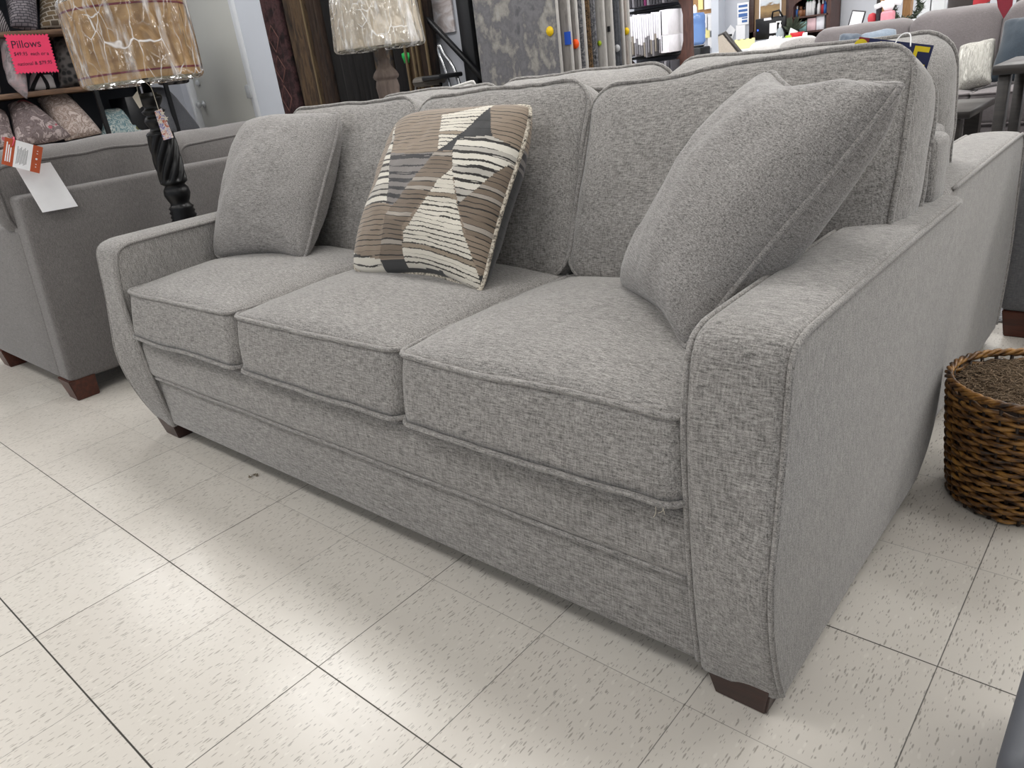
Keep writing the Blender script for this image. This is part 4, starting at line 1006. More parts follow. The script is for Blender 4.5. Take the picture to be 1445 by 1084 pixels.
# desk
dk = thing('desk', 'pale office desk standing in front of the framed picture', 'desk', (-3.1, 10.0, 0))
dz = at(1090, 62, 1, 9.8).z-.02
MB().box(-3.72, -2.35, 9.6, 10.06, dz-.03, dz, .004, 1).build('desktop', 'frame_white', dk)
for x in (-3.70, -2.41): MB().box(x, x+.03, 9.63, 10.03, 0, dz-.03).build('side_panel', 'frame_white', dk)
MB().box(-3.67, -2.41, 10.0, 10.03, .3, dz-.03).build('modesty_panel', 'frame_white', dk)
a, b = at(1042, 58, 1, 9.8), at(1066, 70, 1, 9.8)
for k in range(7):
    x = a.x+(b.x-a.x)*k/6
    solo(MB().box(x-.02, x+.02, 9.72, 9.724, dz+.001, a.z-.01*(k % 2)+.02, fn=lambda p: Vector((p.x, p.y+(p.z-dz)*.1, p.z))), 'sticky_note', 'yellow_paper', 'yellow note in the row standing along the left of the desk', 'note', 'yellow notes on the desk')
# framed landscape
M['picture'] = None
t = NT('muted_field_landscape'); z = t.n('SeparateXYZ'); t.set(z, 0, t.n('TexCoord').outputs['Generated'])
nn_ = t.noise(t.coord('Generated', (3, 1, 14)), 1, 4); f = t.math('MULTIPLY_ADD', nn_, .35, t.math('SUBTRACT', z.outputs[2], .17))
M['picture'] = t.done(t.ramp(f, [(.15, lin('5a4630')), (.42, lin('a88a5c')), (.6, lin('8d7350')), (.66, lin('cdd3da')), (.9, lin('e8ebef'))]), .4)
M['frame_dark'] = wood('dark_picture_frame', '2a1a15', '452c22')
M['mat_tan'] = plain('tan_picture_mat', '8d7458', .8)
a, b = at(1057, 2, 1, YO), at(1110, 49, 1, YO); zt_ = a.z+.22; x0_, x1_ = a.x, b.x+.05
pf = thing('framed_picture', 'dark framed landscape print with tan mat above the office desk', 'picture', ((x0_+x1_)/2, YO, b.z))
fm = MB(); e = .09
for (p, q, r, s_) in ((x0_, x1_, zt_-e, zt_), (x0_, x1_, b.z, b.z+e), (x0_, x0_+e*.8, b.z, zt_), (x1_-e*.8, x1_, b.z, zt_)): fm.box(p, q, YO, YO+.04, r, s_, .005, 1)
fm.build('frame', 'frame_dark', pf)
MB().box(x0_+.05, x1_-.05, YO+.022, YO+.03, b.z+.05, zt_-.05).build('mat', 'mat_tan', pf)
MB().box(x0_+.14, x1_-.14, YO+.016, YO+.022, b.z+.16, zt_-.14).build('white_border', 'white', pf)
MB().box(x0_+.16, x1_-.16, YO+.012, YO+.016, b.z+.19, zt_-.16).build('print', 'picture', pf)
# monitor (seen from behind)
a, b = at(1066, 25, 1, 9.9), at(1108, 50, 1, 9.9)
mo = thing('monitor', 'black computer monitor seen from behind on the office desk', 'monitor', ((a.x+b.x)/2, 9.9, dz))
MB().box(a.x, b.x, 9.9, 9.94, b.z-.02, a.z-.02, .01, 2).build('back_shell', 'blackwood', mo)
MB().tube([(a.x+(b.x-a.x)*.55, 9.9, a.z-.03), (a.x+(b.x-a.x)*.6, 9.88, a.z+.04), (b.x-.08, 9.88, a.z+.05), (b.x-.04, 9.9, a.z-.03)], .012).build('handle', 'blackwood', mo)
MB().box((a.x+b.x)/2-.05, (a.x+b.x)/2+.05, 9.93, 9.96, dz+.01, b.z+.1).build('stand', 'black', mo)
MB().box((a.x+b.x)/2-.13, (a.x+b.x)/2+.13, 9.84, 10.02, dz, dz+.015).build('foot', 'black', mo)
pg = at(1083, 27, 1, 9.89)
MB().box(pg.x-.05, pg.x+.05, 9.895, 9.899, pg.z-.014, pg.z+.014).build('badge', 'smp_w', mo)
pg = at(1069, 43, 1, 9.89); M['led'] = plain('blue_light', '2a50ff', .4); t = M['led'].node_tree.nodes['Principled BSDF']; t.inputs['Emission Color'].default_value = (.05, .15, 1, 1); t.inputs['Emission Strength'].default_value = 1.5
MB().box(pg.x-.008, pg.x+.008, 9.894, 9.9, pg.z-.01, pg.z+.01).build('power_light', 'led', mo)
a, b = at(1086, 33, 1, 9.85), at(1096, 46, 1, 9.85)
solo(MB().box(a.x, b.x, 9.85, 9.854, b.z, a.z), 'desk_card', 'white', 'white card propped against the back of the monitor', 'card')
M['clear'] = NT('clear_bottle_plastic').done(lin('c9d3da'), .1, 0, Transmission_Weight=.5)
a, b = at(1101, 30, 1, 9.75), at(1101, 55, 1, 9.75)
sb = thing('pump_bottle', 'clear hand sanitizer pump bottle on the desk beside the monitor', 'bottle', (a.x, 9.75, dz))
MB().lathe([(.045, dz), (.05, dz+.02), (.05, (a.z+dz)/2), (.03, a.z-.09), (.015, a.z-.07)], (a.x, 9.75, 0), 20).build('bottle', 'clear', sb)
MB().lathe([(.016, a.z-.08), (.016, a.z-.04), (.006, a.z-.03), (.006, a.z)], (a.x, 9.75, 0), 12).box(a.x-.05, a.x+.012, 9.742, 9.758, a.z-.01, a.z+.004).build('pump', 'white', sb)
M['kraft'] = plain('kraft_plastic', 'cfc9bb', .6); M['redbowl'] = plain('red_plastic', 'c8202c', .4); M['lime'] = plain('lime_pattern', '9cc03c', .7, var=.3, vscale=20)
tb = at(1118, 58, 1, 9.7)
tx = thing('tissue_box', 'green patterned tissue box with white tissue on the desk', 'tissue box', (tb.x, 9.7, dz))
MB().box(tb.x-.07, tb.x+.08, 9.64, 9.76, dz, dz+.10, .004, 1).build('box', 'lime', tx)
q = at(1115, 42, 1, 9.7)
MB().add([(tb.x-.05, 9.69, dz+.1), (tb.x+.04, 9.70, dz+.1), (tb.x+.06, 9.72, q.z-.03), (tb.x-.02, 9.68, q.z+.02), (tb.x-.05, 9.71, dz+.1), (tb.x+.04, 9.72, dz+.1), (tb.x+.06, 9.735, q.z-.03), (tb.x-.02, 9.70, q.z+.02)], [(0, 1, 2, 3), (7, 6, 5, 4), (0, 4, 5, 1), (1, 5, 6, 2), (2, 6, 7, 3), (3, 7, 4, 0)]).build('tissue', 'white', tx)
rb = at(1125, 50, 1, 9.7); solo(MB().lathe([(.05, dz), (.07, dz+.05), (.085, dz+.12), (.08, dz+.125), (.06, dz+.06), (.02, dz+.03)], (rb.x, 9.7, 0), 20), 'bowl', 'redbowl', 'red plastic bowl on the desk right of the tissue box', 'bowl')
rb = at(1134, 50, 1, 9.72); solo(MB().lathe([(.04, dz), (.045, dz+.04), (.045, dz+.11), (.04, dz+.112), (.038, dz+.04), (.01, dz+.02)], (rb.x, 9.72, 0), 20), 'mug', 'white', 'white mug on the desk right of the red bowl', 'mug')
# crumpled white bag / cloth in front of the monitor
rb = at(1094, 54, 1, 9.68)
mb = MB(); bm = bmesh.new(); bmesh.ops.create_icosphere(bm, subdivisions=3, radius=1)
bm.verts.index_update(); mb.add([Vector((rb.x+v.co.x*.11*(1+.4*nz(v.co, 2.2, 1)), 9.66+v.co.y*.1, dz+max(0, (.55+v.co.z*.6)*.09*(1+.7*nz(v.co, 2.6, 2))))) for v in bm.verts], [[v.index for v in f.verts] for f in bm.faces], 0, False); bm.free()
solo(mb, 'plastic_bag', 'white', 'crumpled white plastic bag on the desk in front of the monitor', 'bag')
M['leafy'] = plain('dull_green_leaves', '424a3c', .8, var=.3)
pb = at(1118, 36, 1, 9.96)
pl = thing('desk_plant', 'small dull green bushy plant between monitor and bookcase', 'plant', (pb.x, 9.96, dz))
MB().lathe([(.05, dz), (.06, dz+.1)], (pb.x, 9.96, 0), 16).build('pot', 'kraft', pl)
mb = MB()
for k in range(70):
    a_ = rnd.random()*2*PI; e_ = rnd.random()*1.1+.25; ln = .07+.09*rnd.random(); b0 = Vector((pb.x, 9.96, dz+.12)); d = Vector((math.cos(a_)*math.cos(e_), math.sin(a_)*math.cos(e_)*.5, math.sin(e_)))
    s = d.orthogonal().normalized()*.014; mid = b0+d*ln*1.1; tip = b0+d*ln*1.6; mb.add([b0, mid+s, tip, mid-s], [(0, 1, 2, 3)], 0, False)
mb.build('foliage', 'leafy', pl)
# bookcase
M['case'] = wood('dark_cherry_wood', '34201b', '51332b', (40, 40, 6), .45)
a, b = at(1110, 10, 1, 10.1), at(1171, 40, 1, 10.1); x0_, x1_ = a.x+.03, b.x
bk = thing('bookcase', 'dark cherry bookcase with arched top and shelves of small goods on the far wall', 'bookcase', ((x0_+x1_)/2, 10.28, 0))
zs = [.05, .45, at(1140, 44, 1, 10.1).z, at(1140, 22, 1, 10.1).z, 1.72]
for z in zs[:-1]: MB().box(x0_+.03, x1_-.03, 10.1, 10.44, z-.02, z).build('shelf', 'case', bk)
MB().box(x0_, x0_+.06, 10.1, 10.46, 0, 1.75).build('side_panel', 'case', bk); MB().box(x1_-.05, x1_, 10.1, 10.46, 0, 1.75).build('side_panel', 'case', bk)
MB().box(x0_, x1_, 10.44, 10.46, 0, 1.75).build('back_panel', 'case', bk); MB().box(x0_-.02, x1_+.02, 10.08, 10.46, 1.75, 1.8, .01, 2).build('cornice', 'case', bk)
ar = at(1140, 4, 1, 10.1).z; pts = [(x0_, 1.75)]+[(x0_+.06+(x1_-x0_-.11)*k/14, ar-.03+.09*math.sin(PI*k/14)**.6) for k in range(15)]+[(x1_, 1.75)]
n = len(pts); MB().add([(x, 10.09, z) for x, z in pts]+[(x, 10.11, z) for x, z in pts], [tuple(range(n)), tuple(range(n, 2*n))[::-1]]+[(i, n+i, n+(i+1) % n, (i+1) % n) for i in range(n)], 0, False).build('arched_rail', 'case', bk)
M['gr'] = plain('green_cap', '1d7a44', .5); M['rd'] = plain('red_label', 'b8323c', .6); M['bl'] = plain('blue_label', '3f74c0', .6); M['br'] = plain('brown_glass', '8a5c40', .5); M['tl'] = plain('grey_teal_card', '7fa3a3', .7); M['pk'] = plain('pale_pink_card', 'd8b8be', .7); M['dkb'] = plain('dark_plastic', '2c2a30', .5)
SB = [(1120, 5, .14, 'dkb', 'dkb', 'dark'), (1124, 4, .13, 'bl', 'white', 'blue'), (1129, 7, .12, 'br', 'br', 'brown'), (1134, 3, .11, 'br', 'dkb', 'small brown'), (1138.5, 4, .24, 'white', 'gr', 'white green-capped'), (1142.5, 4, .24, 'white', 'gr', 'second white green-capped'),
      (1147, 4.5, .25, 'white', 'rd', 'white and red'), (1150.5, 4, .12, 'dkb', 'dkb', 'low dark'), (1154.5, 4, .19, 'white', 'white', 'plain white'), (1160, 4, .16, 'rd', 'white', 'red and white'), (1163.5, 4, .16, 'bl', 'bl', 'bright blue')]
for (u, w, h, m1, m2, nm) in SB:
    q = at(u, 20, 1, 10.18); r = w*.0052
    bo = thing('small_bottle', nm+' bottle standing on the upper shelf of the bookcase', 'bottle', (q.x, 10.2, zs[3]), 'bottles in the bookcase')
    MB().lathe([(r, zs[3]+.001), (r, zs[3]+h*.6), (r*.5, zs[3]+h*.72)], (q.x, 10.2, 0), 12).build('body', m1, bo); MB().lathe([(r*.55, zs[3]+h*.7), (r*.5, zs[3]+h)], (q.x, 10.2, 0), 12).build('cap', m2, bo)
for (u0, u1, h, mt, lab) in ((1128, 1138, .12, 'tl', 'grey teal box on the lower bookcase shelf'), (1139, 1151, .15, 'pk', 'pale pink printed box on the lower bookcase shelf'), (1152, 1163, .17, 'smp_w', 'white box at the right of the lower bookcase shelf')):
    p, q = at(u0, 40, 1, 10.15), at(u1, 40, 1, 10.15); solo(MB().box(p.x, q.x, 10.14, 10.34, zs[2]+.001, zs[2]+h, .003, 1), 'small_box', mt, lab, 'box')
# dining chair behind the far sofa
M['beige'] = fabric('beige_weave', 'a0968a', 'b9b0a4')
P = [at(u, v, 1, 5.6) for u, v in ((1013, 52), (1019, 49), (1041, 76), (1022, 84))]
dc = thing('dining_chair', 'beige upholstered dining chair with a dark edge seen past the far sofa', 'chair', (P[0].x+.1, 5.7, 0))
mb = MB(); n_ = Vector((.0, .05, 0)); lowz = .5
pts = [P[0], P[1], P[2], Vector((P[2].x+.08, 5.6, lowz)), Vector((P[3].x-.02, 5.6, lowz))]
k_ = len(pts); mb.add([p for p in pts]+[p+n_ for p in pts], [tuple(range(k_))[::-1], tuple(range(k_, 2*k_))]+[(i, (i+1) % k_, k_+(i+1) % k_, k_+i) for i in range(k_)], 0, False); mb.build('backrest', 'beige', dc)
MB().tube([P[0]+n_/2, P[1]+n_/2+Vector((.01, 0, .01)), P[2]+n_/2+Vector((.012, 0, .005)), Vector((P[2].x+.09, 5.625, lowz))], .018, 6).build('edge_frame', 'darkwood', dc)
xs_ = P[0].x
MB().box(xs_, xs_+.48, 5.6, 6.05, .40, .50, .03, 3).build('seat', 'beige', dc)
for x in (xs_+.02, xs_+.42):
    for y in (5.62, 5.99): MB().box(x, x+.04, y, y+.04, 0, .41).build('leg', 'darkwood', dc)
# pale upholstered armchair in the distance
M['ivory'] = fabric('ivory_weave', 'b4b1ae', 'd6d4d2')
a, b = at(1045, 66, 1, 4.9), at(1150, 56, 1, 4.9)
ac = thing('armchair', 'pale upholstered armchair whose rounded back shows between the sofas', 'armchair', ((a.x+b.x)/2, 5.2, 0))
MB().box(a.x+.03, b.x-.02, 4.9, 5.1, .12, a.z+.02, .07, 5).build('backrest', 'ivory', ac)
MB().box(a.x+.03, b.x-.02, 5.05, 5.6, .12, .45, .04, 3).build('seat', 'ivory', ac)
for x in (a.x-.02, b.x-.08): MB().box(x, x+.12, 4.95, 5.6, .1, .62, .05, 4).build('arm', 'ivory', ac)
for x in (a.x+.0, b.x-.05):
    for y in (4.97, 5.52): MB().box(x, x+.05, y, y+.05, 0, .12).build('leg', 'darkwood', ac)
a = at(1113, 57, 1, 4.6)
throw_pillow('throw_pillow', a+Vector((-.16, .06, -.30)), a+Vector((.16, .06, -.30)), a+Vector((-.13, .22, -.01)), a+Vector((.13, .22, -.012)), .16, ['sofa_pillow'],
             'grey pillow rounding up in front of the pale armchair', seed=14, pipe=0, n=20, pinch=-.10)

# ------------------------------------------------------------------ taupe sofa at the far right with pillows
YS = 4.55
g3 = thing('sofa', 'taupe grey sofa across the aisle at the upper right with pillows', 'sofa', (.4, YS, 0))
e0, e1, e2 = at(1150, 50, 1, YS+.1), at(1284, 40, 1, YS+.1), at(1416, 25, 1, YS+.1)
zt_ = at(1345, 14, 1, YS+.1).z
for i, (xa_, xb_, z) in enumerate(((e0.x, e1.x, at(1215, 35, 1, YS+.1).z), (e1.x, e2.x, zt_), (e2.x, e2.x+(e2.x-e1.x), zt_-.0))):
    def xf(p, xa_=xa_, xb_=xb_, z=z): return Vector(((xa_+xb_)/2+p.x, YS+.10-p.z+.10*((p.y+.24)/.48), z-.27+p.y))
    body, pp = cushion(xb_-xa_-.006, .52, .18, .07, .06, .03, xf, band=.02, wob=.012, seed=i+50, rings=10)
    o = body.build('back_cushion', 'grey3', g3)
X1 = 2*e2.x-e1.x
MB().box(e0.x, X1, YS+.22, YS+.40, .08, .80, .03, 3).build('back_frame', 'grey3', g3)
zs_ = at(1395, 124, 1, 4.1).z
sw = (X1-e0.x)/3
for i, (xa_, xb_) in enumerate(((e0.x, e1.x), (e1.x, e2.x), (e2.x, X1))):
    fr = Matrix.Translation(((xa_+xb_)/2, YS-.22, zs_-.09))
    body, pp = cushion(xb_-xa_-.006, .62, .14, .04, .035, .01, lambda p, fr=fr: fr @ p, seed=i+60, rings=10)
    o = body.build('seat_cushion', 'grey3', g3); pp.build('piping', 'grey3', o)
MB().box(e0.x, X1, YS-.52, YS+.3, .07, zs_-.165, .02, 3).build('base', 'grey3', g3)
for x in (e0.x-.16, X1+.0): MB().box(x, x+.16, YS-.52, YS+.4, .07, .62, .04, 4).build('arm', 'grey3', g3)
for x in (e0.x-.1, X1+.04):
    for y in (YS-.5, YS+.3): MB().box(x, x+.06, y, y+.06, 0, .08).build('leg', 'leg', g3)
M['bluegrey'] = fabric('blue_grey_velvet', '323c48', '475361', nap=.1); M['lightblue'] = fabric('light_blue_grey_velvet', '5b6775', '7d8996', nap=.15); M['navyteal'] = fabric('deep_slate_blue_cotton', '1f2831', '303c47', nap=.08)
M['ticking'] = blotch('cream_and_grey_vertical_streaks', ['75736e', 'a9a7a0', '8a8882', 'c4c2ba'], 60, .9, 3, (1, .12, 1), .3)
def lean(label, uvs, y0, y1, th, mat, seed):
    P = [at(*uvs[0], 1, y0), at(*uvs[1], 1, y0), at(*uvs[2], 1, y1), at(*uvs[3], 1, y1)]
    throw_pillow('throw_pillow', *P, th, [M[mat]], label, seed=seed, n=24, pipe=0, pinch=.05)
lean('dark blue-grey pillow low on the left of the taupe sofa', [(1180, 105), (1222, 100), (1184, 50), (1216, 48)], 4.20, 4.36, .15, 'bluegrey', 71)
lean('light blue-grey pillow beside the dark blue-grey one on the taupe sofa', [(1212, 100), (1272, 96), (1210, 52), (1265, 40)], 4.22, 4.40, .14, 'lightblue', 72)
lean('cream and grey streaked pillow beside the slate blue pillow', [(1350, 132), (1400, 118), (1354, 66), (1407, 54)], 4.14, 4.36, .14, 'ticking', 73)
lean('deep slate blue pillow at the right edge on the taupe sofa', [(1393, 118), (1500, 110), (1418, 28), (1500, 20)], 4.16, 4.38, .17, 'navyteal', 74)

# wooden end tables in the aisle
def slab_table(label, u0, v0, leg_u0, leg_u1, y, depth, width, h):
    p = at(u0, v0, 1, y); z = p.z
    t = thing('end_table', label, 'table', (p.x+width/2, y+depth/2, 0))
    MB().box(p.x, p.x+width, y, y+depth, z-.035, z, .003, 1).build('tabletop', 'darkwood', t)
    a_, b_ = at(leg_u0, v0+12, 1, y+.02), at(leg_u1, v0+12, 1, y+.02)
    w = b_.x-a_.x
    for x in (a_.x, p.x+width-(a_.x-p.x)-w):
        for yy in (y+.02, y+depth-.08): MB().box(x, x+w, yy, yy+.06, 0, z-.035, .002, 1).build('leg', 'darkwood', t)
    MB().box(a_.x+.01, p.x+width-.04, y+.04, y+.06, .12, .16).build('stretcher', 'darkwood', t)
    return t
slab_table('taller dark wood end table at the right edge in front of the taupe sofa', 1401, 93, 1409, 1425, 3.0, .45, .55, 0)
slab_table('lower dark wood table half hidden behind the far sofa arm', 1300, 160, 1378, 1389, 3.45, .3, .66, 0) if False else None
p, q = at(1392, 143, 1, 3.55), at(1366, 156, 1, 3.30)
lt_ = thing('coffee_table', 'low dark wood table behind the light sofa at the right', 'table', (p.x-.5, 3.5, 0))
MB().box(p.x-.9, p.x, 3.25, 3.75, p.z-.035, p.z-.005, .003, 1).build('tabletop', 'darkwood', lt_)
for x in (p.x-.88, p.x-.10):
    for y in (3.28, 3.66): MB().box(x, x+.06, y, y+.06, 0, p.z-.035).build('leg', 'darkwood', lt_)

# ------------------------------------------------------------------ charcoal chair and area rug at the right edge
ch = thing('armchair', 'charcoal upholstered chair cut by the right edge behind the basket', 'armchair', (1.5, 2.6, 0))
MB().box(1.005, 1.145, 2.20, 3.0, .085, .62, .03, 4).build('arm', 'charcoal', ch); MB().box(1.845, 1.985, 2.20, 3.0, .085, .62, .03, 4).build('arm', 'charcoal', ch)
MB().box(1.15, 1.84, 2.18, 2.36, .085, .86, .05, 4).build('backrest', 'charcoal', ch); MB().box(1.15, 1.84, 2.34, 3.02, .085, .30, .02, 3).build('base', 'charcoal', ch)
fr = Matrix.Translation((1.495, 2.68, .38)); body, pp = cushion(.68, .66, .14, .04, .03, .01, lambda p: fr @ p, seed=80); o = body.build('seat_cushion', 'charcoal', ch); pp.build('piping', 'charcoal', o)
for x in (1.02, 1.86):
    for y in (2.205, 2.88): tapered_leg(x, x+.11, y, y+.10, .09, 'redleg', ch)
M['arearug'] = blotch('white_and_grey_area_rug', ['5d5f66', 'b9b9bc', '7a7b80', 'd6d6d8'], 24, .95, 5)
solo(MB().box(-1.6, 1.9, 2.34, 4.0, .0005, .009, .003, 1), 'area_rug', 'arearug', 'white and grey patterned area rug under the seating behind the light sofa', 'rug')
# dark ottoman cut by the lower right corner
M['steel'] = plain('blue_grey_vinyl', '4d4f55', .5)
ot = thing('ottoman', 'dark grey ottoman whose edge shows in the lower right corner', 'ottoman', (1.6, .32, 0))
MB().box(1.352, 1.86, .06, .575, 0.0, .36, .006, 2).build('body', 'steel', ot); MB().box(1.352, 1.86, .06, .575, .362, .42, .02, 3).build('lid', 'steel', ot)

# ------------------------------------------------------------------ wicker basket with moss
BX, BY, RB, RT, BH = 1.228, 1.222, .128, .153, .285
bs = thing('wicker_basket', 'round dark brown wicker basket filled with dried moss on the floor', 'basket', (BX, BY, 0))
t = NT('honey_brown_wicker'); f = t.noise(t.coord('Object', (26, 26, 70)), 1, 4, .6); M['wicker'] = t.done(t.ramp(f, [(.36, lin('24140a')), (.5, lin('6e4a22')), (.64, lin('a87a3c'))]), .4)
M['wicker_dark'] = plain('dark_wicker_rim', '2c1d12', .6, var=.2)
mb = MB(); rows = 27; NS = 30
for r_ in range(rows):
    z = .012+(BH-.035)*r_/(rows-1); R0 = RB+(RT-RB)*(r_/(rows-1))**.8; pts = []
    for k in range(NS*4):
        a = 2*PI*k/(NS*4); s = math.sin(a*NS/2+(PI if r_ % 2 else 0)); s = math.copysign(abs(s)**.6, s)
        pts.append((BX+(R0+.0036*s)*math.cos(a), BY+(R0+.0045*s)*math.sin(a), z+.0022*math.sin(a*5+r_*1.7)))
    mb.tube(pts, lambda i: .0050+.0006*math.sin(i*.9+r_), 6, True)
mb.build('woven_side', 'wicker', bs)
mb = MB()
for k in range(NS):
    a = 2*PI*(k+.5)/NS; mb.tube([(BX+RB*math.cos(a), BY+RB*math.sin(a), .004), (BX+(RT-.001)*math.cos(a), BY+(RT-.001)*math.sin(a), BH-.01)], .004, 6)
mb.build('stakes', 'wicker_dark', bs)
mb = MB()
for s in range(3):
    pts = []
    for k in range(90):
        a = 2*PI*k/90; q = a*14+s*2*PI/3; pts.append((BX+(RT+.001+.005*math.cos(q))*math.cos(a), BY+(RT+.001+.005*math.cos(q))*math.sin(a), BH-.004+.0055*math.sin(q)))
    mb.tube(pts, .0046, 6, True)
mb.build('braided_rim', 'wicker', bs)
MB().lathe([(RB-.012, .006), (RT-.013, BH-.02)], (BX, BY, 0), 40).build('liner', 'wicker_dark', bs)
M['moss'] = plain('dried_brown_moss', '7d6a55', .95, var=.35, vscale=120)
ms = thing('dried_moss', 'curly dried brown moss filling the wicker basket', 'moss', (BX, BY, BH-.03)); ms['kind'] = 'stuff'
mb = MB(); Z0 = BH-.022
for k in range(1500):
    R = (RT-.02)*math.sqrt(rnd.random()); a = 2*PI*rnd.random(); c = Vector((BX+R*math.cos(a), BY+R*math.sin(a), Z0+.014*(1-(R/RT)**2)+.006*rnd.random()))
    d = rnd.random()*2*PI; pts = []
    for i in range(5):
        pts.append(c.copy()); d += (rnd.random()-.5)*1.9; c = c+Vector((math.cos(d)*.008, math.sin(d)*.008, (rnd.random()-.5)*.006))
        q = Vector((c.x-BX, c.y-BY, 0))
        if q.length > RT-.012: break
    if len(pts) > 2: mb.tube(pts, .0008, 4)
mb.lathe([(RT-.014, Z0-.006), (RT*.5, Z0+.006), (.001, Z0+.010)], (BX, BY, 0), 30, cap=False)
mb.build('strands', 'moss', ms)

# ------------------------------------------------------------------ small far things on the right
YF = 7.4
def P_(u, v, y=YF): return at(u, v, 1, y)
M['postwood'] = wood('honey_wood', '8a6238', 'b58a5a', (40, 40, 6))
a, b = P_(1236, 20), P_(1254, 20)
hc = thing('hall_cabinet', 'dark framed display panel with honey wood face far behind the taupe sofa', 'cabinet', ((a.x+b.x)/2, YF, 0))
MB().box(a.x, b.x, YF, YF+.1, 0, 1.6).build('dark_frame', 'darkwood', hc); MB().box(a.x+.035, b.x, YF-.01, YF, .2, 1.58).build('wood_face', 'postwood', hc)
kn = MB()
for z in (1.0, 1.1, 1.2, 1.3): kn.lathe([(.012, z-.012), (.012, z+.012)], ((a.x+b.x)/2, YF-.02, 0), 8); kn.lathe([(.012, z-.012), (.012, z+.012)], ((a.x+b.x)/2+.05, YF-.02, 0), 8)
kn.build('hooks', 'chrome', hc)
a, b = P_(1272, 20), P_(1290, 20)
wr = thing('wreath', 'dark green wreath hanging on the second honey wood panel', 'wreath', ((a.x+b.x)/2, YF-.05, at(1281, 10, 1, YF).z))
mb = MB(); cz = at(1281, 8, 1, YF).z
for k in range(260):
    an = rnd.random()*2*PI; R = .11+.04*(rnd.random()-.5); c = Vector(((a.x+b.x)/2+R*math.cos(an), YF-.06-.04*rnd.random(), cz+R*1.1*math.sin(an))); d = Vector((rnd.random()-.5, rnd.random()-.5, rnd.random()-.5)).normalized()*.045; s = d.orthogonal().normalized()*.008
    mb.add([c-d, c+s, c+d, c-s], [(0, 1, 2, 3)], 0, False)
mb.build('foliage', 'leafy', wr)
solo(MB().box(a.x+.01, b.x-.03, YF-.02, YF+.06, 0, 1.6), 'wood_panel', 'postwood', 'second honey wood panel carrying the dark green wreath', 'panel')
# console carrying ornaments
cz = at(1255, 31, 1, YF-.3).z
a, b = P_(1205, 26, YF-.3), P_(1296, 22, YF-.3)
ct = thing('console_table', 'white console table with seasonal ornaments behind the taupe sofa', 'table', ((a.x+b.x)/2, YF-.3, 0))
MB().box(a.x-.2, b.x+.03, YF-.5, YF-.1, cz-.04, cz, .004, 1).build('tabletop', 'frame_white', ct)
for x in (a.x-.17, b.x-.03): MB().box(x, x+.05, YF-.48, YF-.12, 0, cz-.04).build('side', 'frame_white', ct)
M['pinkc'] = plain('pink_ceramic', 'd88a96', .5)
q = P_(1253, 22, YF-.35); sn = thing('ornament', 'white and pink figurine ornament on the white console', 'ornament', (q.x, YF-.35, cz))
MB().box(q.x-.05, q.x+.05, YF-.4, YF-.3, cz, cz+.09, .02, 3).build('pink_base', 'pinkc', sn)
MB().lathe([(.03, cz+.09), (.05, cz+.13), (.04, cz+.17), (.02, cz+.18), (.035, cz+.2), (.035, cz+.23), (.005, cz+.25)], (q.x, YF-.35, 0), 16).tube([(q.x-.11, YF-.35, cz+.13), (q.x, YF-.35, cz+.16), (q.x+.10, YF-.35, cz+.14)], .02).build('figure', 'white', sn)
q = P_(1240, 22, YF-.32); solo(MB().lathe([(.02, cz), (.025, cz+.12), (.01, cz+.16)], (q.x, YF-.32, 0), 12), 'bottle', 'dkb', 'dark bottle on the white console left of the figurine', 'bottle')
q = P_(1231, 25, YF-.3); solo(MB().lathe([(.03, cz), (.04, cz+.05), (.03, cz+.08), (.003, cz+.09)], (q.x, YF-.3, 0), 12), 'ornament', 'rd', 'small red ornament on the left part of the white console', 'ornament')
q = P_(1209, 27, YF-.3); F = frame(q+Vector((0, 0, .0)), (1, .1, -.2), (.15, .2, 1))
ph = thing('photo_frame', 'small dark photo frame tilted on the white console', 'photo frame', q)
fm = MB(); fm.box(-.06, .06, -.07, .07, -.006, .006, .003, 1, mat=F); fm.build('frame', 'dkb', ph); MB().box(-.048, .048, -.058, .058, .006, .008, mat=F).build('print', 'smp_w', ph)
a, b = P_(1298, 10, 8.2), P_(1332, 10, 8.2)
struct(MB().box(a.x, a.x+.10, 8.2, 8.3, 0, 3).box(b.x-.12, b.x, 8.2, 8.3, 0, 3), 'trim_3', 'frame_white')
# dark recliner back
M['leather'] = plain('dark_brown_leather', '3b3534', .45)
a, b = at(1336, 17, 1, 6.4), at(1388, 10, 1, 6.4)
rc = thing('recliner', 'dark leather recliner back showing above the taupe sofa', 'recliner', ((a.x+b.x)/2, 6.7, 0))
MB().box(a.x, b.x, 6.4, 6.65, .3, a.z-.03, .06, 4).build('lower_back', 'leather', rc); MB().box(a.x-.01, b.x+.01, 6.38, 6.62, a.z-.05, 1.25, .07, 4).build('headrest', 'leather', rc)
MB().box(a.x-.12, b.x+.12, 6.5, 7.2, 0, .5, .05, 3).build('seat_base', 'leather', rc)
q = at(1386, 3, 1, 6.36); solo(MB().box(q.x-.06, q.x+.05, 6.36, 6.376, q.z-.02, q.z+.1, .005, 1, fn=lambda p: Vector((p.x, p.y, p.z+(p.x-q.x)*.4))), 'red_tag', 'rd', 'small dark red tag on the right of the recliner headrest', 'tag')
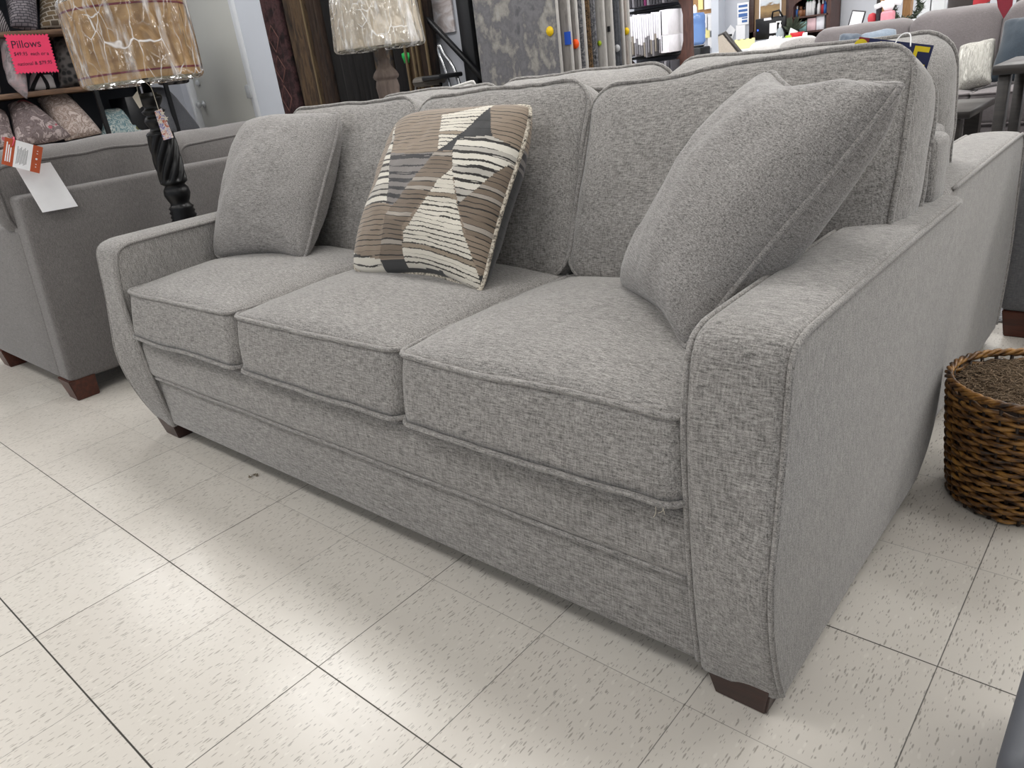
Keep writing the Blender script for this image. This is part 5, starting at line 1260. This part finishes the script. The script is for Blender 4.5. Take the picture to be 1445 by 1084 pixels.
# red hanging pennant
M['pennant'] = plain('dark_red_cloth', '7c1f2e', .8)
P4 = [at(u, v, 1, 4.45) for u, v in ((1403, -25), (1432, -25), (1428, 8), (1416, 26), (1408, 10))]
mb = MB(); n_ = Vector((0, .012, 0)); mb.add(P4+[p+n_ for p in P4], [(0, 1, 2, 3, 4)[::-1], (5, 6, 7, 8, 9)]+[(i, (i+1) % 5, 5+(i+1) % 5, 5+i) for i in range(5)], 0, False)
pn = thing('pennant', 'dark red pointed cloth pennant hanging over the back of the taupe sofa', 'pennant', P4[0]); mb.build('cloth', 'pennant', pn)
tp = (P4[0]+P4[1])/2; MB().tube([tp+Vector((0, .006, -.002)), Vector((tp.x, tp.y+.006, 3.0))], .002, 5).build('string', 'cord', pn)
q = at(1440, 5, 1, 6.2); solo(MB().box(q.x-.03, q.x+.4, 6.2, 6.4, 0, q.z+.3, .02, 2), 'side_chair', 'leather', 'dark leather chair back at the top right corner', 'chair')

# ------------------------------------------------------------------ debris on the floor
q = at(358, 674, 2, 0)
M['crumb'] = plain('grey_brown_scrap', '8d8474', .8, var=.3)
mb = MB()
for k in range(5):
    a = rnd.random()*6; c = q+Vector((.010*math.cos(a), .010*math.sin(a), .003)); d = Vector((rnd.random()-.5, rnd.random()-.5, .3)).normalized()*.009; s = d.orthogonal().normalized()*.005
    mb.add([c-d+Vector((0, 0, .003)), c+s, c+d, c-s], [(0, 1, 2, 3)], 0, False)
solo(mb, 'paper_scrap', 'crumb', 'tiny crumpled scrap on the floor in front of the sofa base', 'scrap')

# ------------------------------------------------------------------ light
w = bpy.data.worlds.new('daylight'); sc.world = w; w.use_nodes = True
bg = w.node_tree.nodes['Background']; bg.inputs[0].default_value = (.80, .88, 1, 1); bg.inputs[1].default_value = .52
def troffer(x, y, e, col=(1, .993, .98), sx=1.2, sy=.6):
    ld = bpy.data.lights.new('fluorescent_lamp', 'AREA'); ld.shape = 'RECTANGLE'; ld.size = sx; ld.size_y = sy; ld.energy = e; ld.color = col
    o = bpy.data.objects.new('fluorescent_lamp', ld); COL.objects.link(o); o.location = (x, y, 2.97); return o
for x in (-4.9, -2.55, -.2, 2.15, 4.5):
    for y in (-3.6, -1.1, 1.4, 3.9, 6.4, 8.9):
        e = {-3.6: 17, -1.1: 21, 1.4: 31, 3.9: 50, 6.4: 36, 8.9: 27}[y]*(1.2 if x < -2 and y > 2 else 1)*(.5 if x > 1 and -2 < y < 2 else 1)
        troffer(x, y, e)
sc.view_settings.view_transform = 'Standard'; sc.view_settings.look = 'None'; sc.view_settings.exposure = 0.0; sc.view_settings.gamma = 1; sc.view_settings.use_curve_mapping = False
